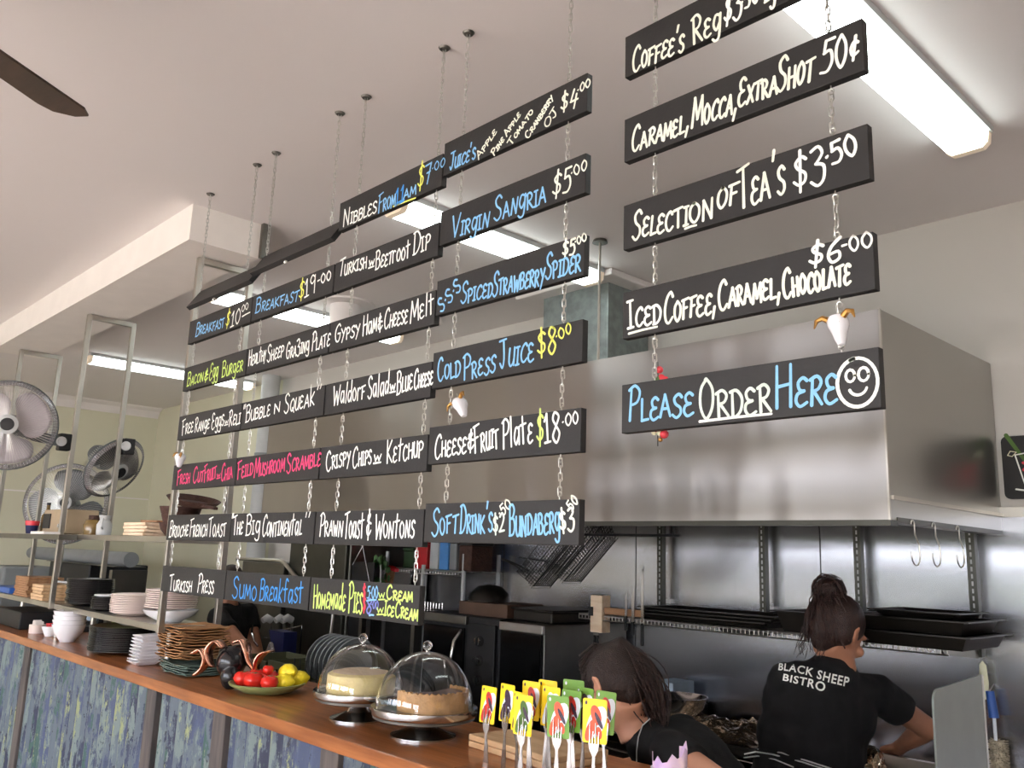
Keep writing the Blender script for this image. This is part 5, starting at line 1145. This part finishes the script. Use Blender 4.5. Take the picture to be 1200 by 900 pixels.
# green crates and dish rack with leaning plates on the prep bench
def crate(x0, x1, y0, y1, z0, h, label):
    t = thing('crate', label, 'crate', ((x0+x1)/2, (y0+y1)/2, z0), group='olive crates on the prep bench')
    MB().box((x0, y0, z0), (x1, y1, z0+.006)).build('base', K['crate'], t)
    for s_, (a, b) in (('long', ((x0, y0), (x1, y0))), ('long', ((x0, y1-.006), (x1, y1-.006)))):
        g = MB(); g.box((a[0], a[1], z0), (b[0], a[1]+.006, z0+h*.35)); g.box((a[0], a[1]-.003, z0+h*.85), (b[0], a[1]+.009, z0+h))
        n_ = int((x1-x0)/.018)
        for k in range(n_+1): x = x0+(x1-x0-.006)*k/n_; g.box((x, a[1], z0+h*.35), (x+.006, a[1]+.006, z0+h*.85))
        g.build('slotted_side', K['crate'], t)['kind'] = 'stuff'
    for x in (x0, x1-.006): MB().box((x, y0, z0), (x+.006, y1, z0+h)).build('end_panel', K['crate'], t)
crate(-4.02, -3.71, 2.02, 2.30, .901, .19, 'olive green crate on the bench behind the tomatoes, left one')
crate(-3.69, -3.51, 2.02, 2.30, .901, .20, 'olive green crate on the bench behind the tomatoes, right one')
t = thing('dish_rack', 'dark dish rack holding plates on edge behind the cake stand', 'rack', (-3.27, 2.12, .901))
g = MB(); X0_, X1_ = -3.50, -3.04
g.box((X0_+.01, 2.0, .901), (X1_, 2.28, 1.03))
g.build('tray', K['dark'], t)
g = MB()
for k in range(10): x = X0_+.02+k*.047; g.tube([(x, 2.03, 1.03), (x, 2.03, 1.13)], .003, 5); g.tube([(x, 2.25, 1.03), (x, 2.25, 1.13)], .003, 5)
g.build('pegs', K['dark'], t)['kind'] = 'stuff'
for k in range(7):
    o = plate_bm(.104, .016).build('rack_plate', K['grey'], smooth=True) if k == 0 else rp.copy()  # grey puts the dimmer light on these plates into their colour
    if k == 0: rp = o
    else: COL.objects.link(o)
    o.name = 'dinner_plate'
    o.location = (X0_+.085+k*.034, 2.14, 1.143); o.rotation_euler = (0, PI/2+.25, 0)
    tag(o, f'pale plate standing on edge in the dish rack, {["leftmost","second","third","fourth","fifth","sixth","rightmost"][k]} of seven', 'plate', 'plates on edge in the dish rack')
t = thing('kitchen_scale', 'grey slanted box with pale edge left of the dish rack', 'scale', oY(352, 785, 2.36))
MB().prism([(-3.86, 2.32, 1.115), (-3.62, 2.32, 1.06), (-3.62, 2.32, .901), (-3.86, 2.32, .901)], (0, .09, 0)).build('body', K['grey'], t, bevel=.004)
# steel side screen, scraper and brushes at right
t = thing('steel_screen', 'grey steel side screen with a rounded corner beside the chef', 'screen', (-1.0, 2.73, .9))
R1 = .035; zt, zb = 1.295, .90; y0_, y1_ = 2.55, 2.925
pts = [(-1.0, y1_, zb), (-1.0, y1_, zt), (-1.0, y0_+R1, zt-.015)]+[(-1.0, y0_+R1-R1*math.sin(a), zt-.015-R1+R1*math.cos(a)) for a in [math.radians(15*k) for k in range(1, 7)]]+[(-1.0, y0_, zb)]
MB().prism(pts, (.006, 0, 0)).build('sheet', K['screen'], t)
MB().box((-1.004, y1_-.006, zb), (-.992, y1_+.004, zt)).build('edge_fold', K['tube'], t)
t2 = thing('fryer_cabinet', 'steel fryer cabinet carrying the side screen', 'cabinet', (-.8, 2.73, 0)); MB().box((-1.02, 2.53, .05), (-.45, 2.925, .898)).build('body', K['dsteel'], t2, bevel=.004)
a = oY(1150, 793, 3.46); b = oY(1156, 821, 3.46)
t = thing('scraper', 'cream plastic scraper hanging on the wall right of the steel screen', 'scraper', (a.x, 3.47, b.z))
MB().lathe([(0, 0), (.012, .01), (.016, .06), (.012, .12), (0, .135)], (a.x+.004, 3.47, b.z), 12, sy=.35).build('handle', K['cream'], t, smooth=True)
MB().tube([(a.x+.004, 3.47, a.z), (a.x+.004, 3.508, a.z+.012)], .003, 6).build('nail', K['chain'], t)
a = oY(1161, 810, 3.46); b = oY(1165, 841, 3.46); c = oY(1167, 868, 3.46); d = oY(1169, 905, 3.46)
t = thing('bottle_brush', 'blue handled bottle brush with pale bristles hanging on the wall', 'brush', (a.x, 3.46, b.z))
MB().tube([V(b.x-.008, 3.46, a.z), V(b.x, 3.46, b.z)], [.014, .017], 12).build('handle', K['blue'], t, smooth=True)
MB().tube([V(b.x, 3.46, b.z), V(c.x, 3.46, c.z)], .006, 8).build('stem', K['cwhite'], t, smooth=True)
MB().tube([V(b.x-.01, 3.46, a.z), V(b.x-.01, 3.508, a.z+.02)], .003, 6).build('nail', K['chain'], t)
g = MB(); cc_ = V(c.x+.004, 3.46, c.z)
for i in range(520):
    a_ = random.uniform(0, 2*PI); z = -random.uniform(0, .14); rr = .036; q = cc_+V(0, 0, z)
    g.tube([q, q+V(math.cos(a_)*rr, math.sin(a_)*rr*.9, random.uniform(-.008, .008))], .0016, 3, cap=False)
g.tube([cc_, cc_+V(0, 0, -.145)], .024, 10)
g.build('bristles', K['bristle'], t)['kind'] = 'stuff'
# food, foil and pots on the back bench
ZB2 = .901
t = thing('foil_tray', 'tray heaped with crumpled brown foil between the two women', 'tray', (-2.05, 3.1, ZB2))
MB().box((-2.42, 2.96, ZB2), (-1.80, 3.36, ZB2+.035)).build('tray', K['tray'], t, bevel=.004)
g = MB(); nx, ny = 46, 30; vs = []
for i in range(nx+1):
    for j in range(ny+1):
        u, v = i/nx, j/ny; e = min(1, 5*min(u, 1-u, v, 1-v))
        h_ = (.5*abs(noise.noise(V(u*7, v*6, 3)))+.35*abs(noise.noise(V(u*16, v*13, 9)))+.2)*e
        vs.append((-2.41+u*.6, 2.965+v*.39, ZB2+.037+h_*.09))
g.add(vs, [(i*(ny+1)+j, (i+1)*(ny+1)+j, (i+1)*(ny+1)+j+1, i*(ny+1)+j+1) for i in range(nx) for j in range(ny)])
g.build('foil', K['foil'], t)
t = thing('foil_parcel', 'shiny crumpled silver foil on the counter side behind the forks', 'foil', (-2.0, 2.2, .901))
g = MB(); vs = []
for i in range(25):
    for j in range(25):
        u, v = i/24, j/24; vs.append((-2.18+u*.46, 2.02+v*.3, .905+.07*abs(noise.noise(V(u*9, v*8, 5)))*min(1, 6*min(u, 1-u, v, 1-v))+.004))
g.add(vs, [(i*25+j, (i+1)*25+j, (i+1)*25+j+1, i*25+j+1) for i in range(24) for j in range(24)]); g.build('foil', K['tube'], t)
t = thing('prep_table', 'small steel table behind the forks', 'table', (-1.8, 2.2, 0)); MB().box((-2.22, 1.99, .86), (-1.70, 2.38, .90)).build('table_top', K['dsteel'], t); MB().box((-2.2, 2.0, .1), (-1.72, 2.36, .86)).build('cabinet', K['dark'], t)
a = oY(765, 797, 3.30); b = oY(789, 830, 3.30)
o = MB().box((a.x, 3.30, .98), (b.x, 3.46, a.z)).build('carton', K['paper'], base=V((a.x+b.x)/2, 3.36, .98), bevel=.003); tag(o, 'pale blue-grey carton standing behind the bent woman', 'box')
t = thing('crate_stand', 'dark pan lid under the pale carton', 'pan', (a.x, 3.36, ZB2)); MB().box((a.x-.1, 3.20, ZB2), (b.x+.06, 3.48, .979)).build('pan', K['tray'], t, bevel=.006)
t = thing('mixing_bowl', 'steel bowl on the bench right of the bent woman', 'bowl', (-2.42, 3.06, .94))
MB().lathe([(0, 0), (.06, 0), (.10, .04), (.115, .075), (.118, .075), (.10, .03), (.06, -.004), (0, -.004)], oY(795, 832, 3.05)+V(0, 0, -.02), 28).build('bowl', K['chrome'], t, smooth=True)
for i, (px, py, s_, m_, l) in enumerate(((1000, 868, .09, 'foil', 'crumpled foil parcel in front of the chef\'s hands'), (1040, 872, .12, 'tube', 'shallow steel tray end under the chef\'s hands'))):
    p = oY(px, py, 3.08); p.z = ZB2
    if i == 0:
        g = MB(); g.ball(p+V(0, 0, .05), (.10, .08, .05), 26); g.v = [q+V(noise.noise(q*28), noise.noise(q*28+V(5, 0, 0)), noise.noise(q*28+V(0, 7, 0)))*.022 for q in g.v]
        for q in g.v: q.z = max(q.z, ZB2)
        tag(g.build('foil_parcel', K[m_], base=p), l, 'foil')
    else: pan(p.x-.16, p.y-.12, p.x+.20, p.y+.14, ZB2, .05, 'tube', 'steel_tray', l)
# far left clutter behind the rack
t = thing('coffee_machine', 'dark coffee machine mass with a grey roll on top behind the rack', 'machine', (-7.4, 2.4, 0))
MB().box((-8.1, 2.38, 0), (-6.7, 2.9, .95)).build('cabinet', K['dark'], t)
a = oY(28, 668, 2.35); b = oY(60, 650, 2.35)
MB().box((-8.2, 2.35, .95), (-7.2, 2.8, 1.42)).build('body', K['dark'], t, bevel=.01)
p0, p1 = oY(22, 645, 2.3), oY(102, 650, 2.3); p1.z = p0.z = 1.44
MB().tube([V(p0.x, 2.42, 1.475), V(-6.55, 2.42, 1.475)], .055, 20).build('roll', K['grey'], t, smooth=True)
MB().box((-6.62, 2.30, .95), (-6.56, 2.55, 1.40)).build('bracket', K['dsteel'], t)
MB().box((-8.2, 2.32, 1.42), (-6.6, 2.55, 1.425)).build('roll_shelf', K['dsteel'], t)
t = thing('utensil_tray', 'white plastic scoops and spoons lying above the brown boards', 'utensils', oY(85, 665, 1.66))
for k in range(4):
    a = oY(72+k*5, 664, 1.60+k*.02)
    a.z = SL+.13
for k in range(3):
    a = V(-5.35+k*.06, 1.56+k*.03, SL+.10); MB().tube([a, a+V(.22, .03, .004)], .006, 6).build('handle', K['lgrey'], t, smooth=True)
    MB().ball(a+V(.25, .035, .004), (.035, .02, .012), 12).build('scoop', K['cwhite'], t, smooth=True)
o = MB().box((-9.0, 2.1, 1.0), (-8.6, 2.5, 1.36)).build('storage_tub', K['grey'], base=V(-8.8, 2.3, 1.0), bevel=.02); tag(o, 'grey tub at the left edge behind the rack', 'tub')
t = thing('side_table', 'low dark table under the grey tub', 'table', (-8.7, 2.3, 0)); MB().box((-9.2, 2.0, .0), (-8.35, 2.7, .999)).build('cabinet', K['dsteel'], t)
# ================================================================ PEOPLE
tex = bpy.data.textures.new('cloth_folds', 'CLOUDS'); tex.noise_scale = .09
def capsule(mb, p, q, r1, r2):
    p, q = Vector(p), Vector(q); mb.tube([p, q], [r1, r2], 14); mb.ball(p, r1, 14); mb.ball(q, r2, 14)
def soft(mb, name, m, parent, vox, fold=0, sm=4):
    o = mb.build(name, m, parent, smooth=True)
    r = o.modifiers.new('remesh', 'REMESH'); r.mode = 'VOXEL'; r.voxel_size = vox; r.use_smooth_shade = True
    s_ = o.modifiers.new('smooth', 'SMOOTH'); s_.factor = .6; s_.iterations = sm
    if fold:
        d = o.modifiers.new('folds', 'DISPLACE'); d.texture = tex; d.strength = fold; d.mid_level = .5; d.texture_coords = 'OBJECT'
    return o
def hand(mb, wr, to, up, side=1, s=1.0):
    """palm and five curled fingers; 'to' points along the hand, 'up' is the back of the hand"""
    to = Vector(to).normalized(); up = Vector(up); up = (up-to*up.dot(to)).normalized(); sd = to.cross(up)*side
    R = Matrix((sd, to, up)).transposed()
    c = wr+to*.045*s; mb.ball(c, (.040*s, .052*s, .017*s), 14, R); mb.tube([wr-to*.02, c], [.024*s, .026*s], 10)
    for k, (x, L) in enumerate(((-.030, .062), (-.011, .074), (.009, .069), (.028, .052))):
        b = c+sd*x*s+to*.042*s; m1 = b+to*L*.45*s-up*.006*s; m2 = m1+to*L*.30*s-up*L*.25*s; m3 = m2+to*L*.10*s-up*L*.28*s
        mb.tube([b-to*.015, b, m1, m2, m3], [.0095*s, .0095*s, .0088*s, .008*s, .0065*s], 8); mb.ball(m3, .0066*s, 8)
    b = c-sd*.034*s-to*.02*s; mb.tube([b, b-sd*.022*s+to*.022*s, b-sd*.026*s+to*.05*s-up*.012*s], [.013*s, .0105*s, .008*s], 8); mb.ball(b-sd*.026*s+to*.05*s-up*.012*s, .008*s, 8)
def human(label, J, face, upd, skin, shirtw, hair, base, H=1.0, sleeve=.5):
    t = thing('person', label, 'person', base)
    face = Vector(face).normalized(); upd = Vector(upd); upd = (upd-face*upd.dot(face)).normalized(); sd = face.cross(upd)
    R = Matrix((sd, face, upd)).transposed(); hd = Vector(J['head']); q = lambda x, y, z: hd+R @ V(x*H, y*H, z*H)
    b = MB()
    b.ball(q(0, -.012, .018), (.074*H, .092*H, .092*H), 22, R); b.ball(q(0, .022, -.05), (.054*H, .062*H, .062*H), 18, R)
    b.ball(q(0, .066, -.082), (.024*H, .020*H, .018*H), 12, R)
    b.ball(q(0, .088, -.018), (.011*H, .018*H, .024*H), 10, R); b.ball(q(0, .098, -.032), (.015*H, .012*H, .011*H), 10, R)
    b.ball(q(0, .082, -.060), (.024*H, .010*H, .008*H), 10, R); b.ball(q(0, .080, .022), (.05*H, .014*H, .012*H), 12, R)
    for s_ in (-1, 1):
        b.ball(q(s_*.038, .070, -.03), (.022*H, .016*H, .02*H), 10, R)
        b.tube([q(s_*.072, .002, .020), q(s_*.080, -.010, .026), q(s_*.084, -.020, .012), q(s_*.080, -.016, -.012), q(s_*.071, .002, -.028)], [.005, .006, .006, .006, .006], 8)
        b.ball(q(s_*.075, -.007, -.002), (.005, .014, .022), 10, R)
    nk = Vector(J['neck']); b.tube([q(0, -.035, -.05), nk.lerp(hd, .35), nk], [.054*H, .052*H, .066*H], 16)
    ch, be, hp = Vector(J['chest']), Vector(J['belly']), Vector(J['hip']); ax = (Vector(J['shR'])-Vector(J['shL'])).normalized()
    def torso(mb, g, lo=0):
        pts = [(nk.lerp(ch, .35), .10, .07), (nk.lerp(ch, .75), .16*shirtw, .10), (ch, .175*shirtw, .115), (ch.lerp(be, .5), .165*shirtw, .115), (be, .155*shirtw, .112), (be.lerp(hp, .5), .165*shirtw, .115), (hp, .17*shirtw, .12)]
        for i, (c, a, d) in enumerate(pts):
            dn = (pts[min(i+1, 6)][0]-pts[max(i-1, 0)][0]).normalized(); x = (ax-dn*ax.dot(dn)).normalized(); y = dn.cross(x)
            RR = Matrix((x, y, dn)).transposed(); mb.ball(c, (a+g, d+g, .10 if i < 2 else .15), 20, RR)
        for S_ in ('shL', 'shR'): capsule(mb, nk.lerp(ch, .45), J[S_], .06+g, .052+g)
    torso(b, -.01)
    for S_ in 'LR':
        sh, el, ha = Vector(J['sh'+S_]), Vector(J['el'+S_]), Vector(J['ha'+S_])
        capsule(b, sh, el, .046, .038); b.tube([el, el.lerp(ha, .3), ha], [.039, .038, .025], 14)
        hand(b, ha, ha-el, V(0, 0, 1), 1 if S_ == 'R' else -1)
        kn, an = Vector(J['kn'+S_]), Vector(J['an'+S_]); hj = hp+ax*(.08 if S_ == 'R' else -.08)
        capsule(b, hj, kn, .075, .05); capsule(b, kn, an, .05, .036)
    soft(b, 'body', skin, t, .0065)
    sh_ = MB(); torso(sh_, .010)
    for S_ in 'LR':
        sh, el = Vector(J['sh'+S_]), Vector(J['el'+S_]); e = sh.lerp(el, sleeve); capsule(sh_, sh, sh.lerp(el, sleeve*.5), .064, .060); sh_.tube([sh.lerp(el, sleeve*.4), e], [.060, .058], 16)
    shirt = soft(sh_, 'shirt', K['shirt'], t, .009, .016)
    tr = MB(); tr.ball(hp+V(0, 0, -.02), (.185*shirtw, .14, .12), 20, Matrix((ax, V(0, 0, 1).cross(ax), V(0, 0, 1))).transposed())
    for S_ in 'LR':
        kn, an = Vector(J['kn'+S_]), Vector(J['an'+S_]); hj = hp+ax*(.08 if S_ == 'R' else -.08)
        capsule(tr, hj, kn, .092, .066); tr.tube([kn, an], [.066, .052], 14)
        f = MB(); fw = V(face.x, face.y, 0).normalized(); f.ball(V(an.x, an.y, .05)+fw*.05, (.045, .12, .045), 14, Matrix((fw.cross(V(0, 0, 1)), fw, V(0, 0, 1))).transposed())
        f.v = [V(p_.x, p_.y, max(.004, p_.z)) for p_ in f.v]; f.build('shoe', K['dark'], t, smooth=True)
    soft(tr, 'trousers', K['shirt'], t, .012, .012)
    for s_ in (-1, 1):
        e = MB().ball(q(s_*.031, .069, .0), .0115*H, 12).build('eye', K['porcelain'], t, smooth=True); MB().ball(q(s_*.031, .0775, .0), .005*H, 10).build('iris', K['hair'], e, smooth=True)
        MB().tube([q(s_*.045, .083, .022), q(s_*.03, .090, .027), q(s_*.015, .088, .023)], .003, 6).build('eyebrow', hair, t)
    MB().tube([q(-.022, .087, -.060), q(0, .094, -.059), q(.022, .087, -.060)], [.002, .004, .002], 8).build('lips', K['lips'], t, smooth=True)
    cap = MB(); cap.ball(q(0, -.022, .030), (.083*H, .094*H, .092*H), 24, R); cap.ball(q(0, -.045, -.005), (.074*H, .068*H, .072*H), 20, R)
    for s_ in (-1, 1): cap.ball(q(s_*.055, -.035, .0), (.028, .045, .05), 12, R)
    cap.ball(q(0, -.055, -.05), (.045, .035, .04), 12, R)
    return t, q, R, cap, shirt
def strand_set(n_, fn, r, name, m, par):
    g = MB()
    for i in range(n_): g.tube(fn(i), r, 3, cap=False)
    o = g.build(name, m, par, smooth=True); o['kind'] = 'stuff'; return o
K['lips'] = mat('lips', S(186, 96, 88), .5)

# the chef at the right, back turned
D = 2.86
hd = oD(983, 741, D); nk = oD(980, 785, D-.03)
J = dict(head=hd, neck=nk, shL=oD(922, 800, D-.10), shR=oD(1026, 812, D+.0), chest=oD(960, 832, D-.06), belly=oD(944, 905, D-.10), hip=oD(934, 962, D-.14),
         elR=oD(1086, 853, D+.07), haR=oD(1058, 873, D+.22), elL=oD(918, 872, D+.16), haL=oD(960, 872, D+.34))
hp = J['hip']; ax = (J['shR']-J['shL']); ax.z = 0; ax.normalize()
J['knR'] = V(hp.x, hp.y, .48)+ax*.10+V(-.02, .03, 0); J['anR'] = V(hp.x, hp.y, .09)+ax*.12; J['knL'] = V(hp.x, hp.y, .48)-ax*.10+V(-.02, .03, 0); J['anL'] = V(hp.x, hp.y, .09)-ax*.12
fc = V(.22, .86, -.42)
t, q, R, cap, shirt = human('woman in black t-shirt lettered across the back, reaching forward beside the steel screen', J, fc, (.12, .1, 1), K['skin2'], 1.12, K['hair2'], (hp.x, hp.y, 0), 1.0, .50)
bun = q(-.02, -.085, .105)
cap.ball(q(-.01, -.06, .075), (.05, .05, .05), 16, R); cap.ball(bun, (.048, .045, .045), 18)
soft(cap, 'hair', K['hair2'], t, .006, 0, 2)
rd = random.Random(3)
def f1(i):
    a = rd.uniform(-1.3, 1.3); z0 = rd.uniform(-.07, .05); x = math.sin(a)*.086; y = -math.cos(a)*.10-.015
    p0 = q(x, y+.03*rd.random(), z0); p1 = bun+V(rd.uniform(-.03, .03), rd.uniform(-.03, .03), rd.uniform(-.03, .02)); m_ = (p0+p1)/2+(((p0+p1)/2-hd).normalized()*.022)
    return [p0, p0.lerp(m_, .6), m_, m_.lerp(p1, .6), p1]
strand_set(170, f1, .0022, 'hair_strands', K['hair2'], t)
def f2(i):
    a, b_, r_ = rd.uniform(0, 6.28), rd.uniform(0, 6.28), rd.uniform(.035, .058)
    u = V(math.cos(a), math.sin(a), rd.uniform(-.5, .8)).normalized(); v = u.cross(V(math.cos(b_), math.sin(b_), .3)).normalized()
    return [bun+(u*math.cos(k*.42)+v*math.sin(k*.42))*r_*(1+.05*math.sin(k*2+i)) for k in range(9)]
strand_set(110, f2, .0018, 'bun_strands', K['hair2'], t)
def f3(i):
    p0 = q(rd.uniform(-.06, .06), -.10, rd.uniform(-.10, -.03)); return [p0, p0+V(rd.uniform(-.01, .01), 0, -.012), p0+V(rd.uniform(-.025, .02), 0, -.03-rd.random()*.02)]
strand_set(40, f3, .0012, 'loose_wisps', K['hair2'], t)
# lettering across the shoulders
bpy.context.view_layer.update()
dg = bpy.context.evaluated_depsgraph_get(); ev = shirt.evaluated_get(dg); me = ev.to_mesh()
tree = BVHTree.FromPolygons([ev.matrix_world @ v.co for v in me.vertices], [tuple(p_.vertices) for p_ in me.polygons]); ev.to_mesh_clear()
def back_text(txt, path, hpx, spread=1.0):
    cu = bpy.data.curves.new('lettering', 'FONT'); cu.body = txt; cu.size = 1; cu.offset = .022; cu.space_character = 1.12; cu.resolution_u = 3
    tmp = bpy.data.objects.new('tmp_text', cu); COL.objects.link(tmp); bpy.context.view_layer.update()
    me = bpy.data.meshes.new_from_object(tmp.evaluated_get(bpy.context.evaluated_depsgraph_get())); bpy.data.objects.remove(tmp)
    bm = bmesh.new(); bm.from_mesh(me); bmesh.ops.triangulate(bm, faces=bm.faces); 
    for _ in range(2):
        es = [e for e in bm.edges if e.calc_length() > .18]; 
        if es: bmesh.ops.subdivide_edges(bm, edges=es, cuts=1); bmesh.ops.triangulate(bm, faces=bm.faces)
    xs_ = [v.co.x for v in bm.verts]; x0, x1 = min(xs_), max(xs_); n_ = len(path)-1
    vs = []
    for v in bm.verts:
        u = (v.co.x-x0)/(x1-x0)*n_; i = min(int(u), n_-1); f_ = u-i; a, b_ = path[i], path[i+1]
        px = a[0]+(b_[0]-a[0])*f_; py = a[1]+(b_[1]-a[1])*f_; sl = (b_[1]-a[1])/(b_[0]-a[0]); h_ = v.co.y/.72*hpx*(.74+.30*(v.co.x-x0)/(x1-x0))
        px += h_*sl*.35+h_*.10; py -= h_
        d = ray(px, py).normalized(); hit = tree.ray_cast(CP, d)[0]
        vs.append((hit if hit else CP+d*2.8)-d*.0022)
    fs = [tuple(v.index for v in f.verts) for f in bm.faces]; bm.free()
    o = MB().add(vs, fs).build('lettering', K['chalkwhite'], t); lab(o, 'white printed back lettering')
back_text('BLACK SHEEP', [(912, 785), (922, 786), (934, 788), (946, 791), (958, 795), (970, 799), (982, 802), (994, 805)], 11)
back_text('BISTRO', [(917, 797), (929, 800), (941, 803), (953, 806.5), (966, 811)], 10.5)
# apron ties at the waist
def on_shirt(px, py):
    d = ray(px, py).normalized(); h_ = tree.ray_cast(CP, d)[0]; return (h_ if h_ else CP+d*2.72)-d*.004
for pts in (((872, 884), (885, 881), (905, 884), (940, 893), (968, 902)), ((872, 888), (888, 886), (908, 890), (930, 899)), ((888, 878), (915, 882), (950, 893), (975, 901))):
    MB().tube([on_shirt(*p_) for p_ in pts], .0022, 6).build('apron_tie', K['lgrey'], t, smooth=True)

# the woman bent over behind the cards
D = 2.47
hd = oD(716, 806, D); nk = oD(750, 858, D-.05)
J = dict(head=hd, neck=nk, shL=oD(762, 905, D-.22), shR=oD(800, 862, D+.12), chest=oD(810, 905, D-.06), belly=oD(860, 965, D-.12), hip=oD(905, 1030, D-.16),
         elL=oD(838, 915, D-.38), haL=oD(770, 985, D-.30), elR=oD(772, 950, D+.22), haR=oD(700, 985, D+.16))
J['shL'] = oD(789, 884, D-.17); J['elL'] = V(-1.275, 1.955, 1.06); J['haL'] = V(-1.47, 1.98, .93); J['elR'] = V(-1.70, 2.38, .99); J['haR'] = V(-1.86, 2.22, .955); J['hip'] = V(-1.30, 2.28, .82)
hp = J['hip']; ax = (J['shR']-J['shL']); ax.z = 0; ax.normalize()
J['knR'] = V(hp.x-.03, hp.y, .45)+ax*.10; J['anR'] = V(hp.x, hp.y, .09)+ax*.12; J['knL'] = V(hp.x-.03, hp.y, .45)-ax*.10; J['anL'] = V(hp.x, hp.y, .09)-ax*.12
fc = V(-.75, -.12, -.62)
t, q, R, cap, shirt = human('woman in black t-shirt with a long dark ponytail, bent over behind the cards', J, fc, (-.55, .05, .8), K['skin'], .92, K['hair'], (hp.x, hp.y, 0), .98, .42)
pt = q(0, -.085, .075)
pts = [pt, oD(748, 782, D), oD(760, 806, D-.04), oD(768, 830, D-.06), oD(772, 846, D-.08)]
cap.tube([q(0, -.04, .07), pt]+pts[1:3], [.05, .038, .040, .034], 12)
soft(cap, 'hair', K['hair'], t, .006, 0, 2)
rd = random.Random(5)
def g1(i):
    ox, oy, oz = rd.gauss(0, .014), rd.gauss(0, .018), rd.gauss(0, .012); L = rd.uniform(.75, 1.0); out = []
    for k, p_ in enumerate(pts):
        w_ = (.3, 1.2, 1.5, 1.2, .8)[k]; w2 = math.sin(k*1.7+i)*.006
        out.append(p_.lerp(pts[max(0, k-1)], 1-L)+V(ox*w_+w2, oy*w_, oz*w_+w2))
    return [V(*a) for a in smooth3(out)]
def smooth3(P0):
    P_ = [P0[0]]+P0+[P0[-1]]; out = []
    for i in range(1, len(P_)-2):
        a, b, c, d = P_[i-1:i+3]
        for j in range(4): u = j/4; out.append(.5*((2*b)+(c-a)*u+(2*a-5*b+4*c-d)*u*u+(3*b-a-3*c+d)*u**3))
    return out+[P0[-1]]
strand_set(260, g1, .0019, 'ponytail', K['hair2'], t)
def g2(i):
    a = rd.uniform(-1.5, 1.5); b_ = rd.uniform(-.2, 1.2)
    p0 = q(math.sin(a)*.084*math.cos(b_*.5), math.cos(a)*.06*math.cos(b_)+.0, .03+.085*math.sin(b_)); m_ = (p0+pt)/2; m_ = m_+(m_-q(0, -.02, .01)).normalized()*.028
    return [p0, p0.lerp(m_, .6), m_, m_.lerp(pt, .6), pt]
strand_set(150, g2, .002, 'hair_strands', K['hair'], t)
MB().lathe([(.028, -.008), (.032, 0), (.028, .008)], pt, 16, axis=(pts[1]-pt), ring=False).build('hair_tie', K['dark'], t, smooth=True)
a = [oD(x, y, D-.135) for x, y in ((762, 842), (753, 850), (748, 864), (746, 880), (746, 902))]
MB().tube(a, .0018, 6).build('collar_edge', K['lgrey'], t, smooth=True)

# a third worker, mostly hidden behind the boards at left
c0 = oY(266, 728, 2.56)
hd = V(c0.x+.0, 2.56, 1.365); nk = V(c0.x-.02, 2.57, 1.235)
J = dict(head=hd, neck=nk, shL=nk+V(-.05, .16, -.05), shR=nk+V(.12, -.12, -.06), chest=nk+V(-.02, .02, -.17), belly=nk+V(-.05, .05, -.36), hip=nk+V(-.08, .08, -.52),
         elR=oY(288, 762, 2.46), haR=oY(318, 790, 2.44), elL=nk+V(.12, .16, -.28), haL=nk+V(.36, .05, -.36))
hp = J['hip']; J['knR'] = V(hp.x+.07, hp.y-.05, .40); J['anR'] = V(hp.x+.04, hp.y-.06, .09); J['knL'] = V(hp.x+.0, hp.y+.1, .40); J['anL'] = V(hp.x-.04, hp.y+.1, .09)
t, q, R, cap, shirt = human('person in black t-shirt reaching down behind the placemats, head hidden by the menu boards', J, (.75, -.35, -.35), (0, 0, 1), K['skin2'], .9, K['hair'], (hp.x, hp.y, 0), .95, .45)
soft(cap, 'hair', K['hair'], t, .008, 0, 2)
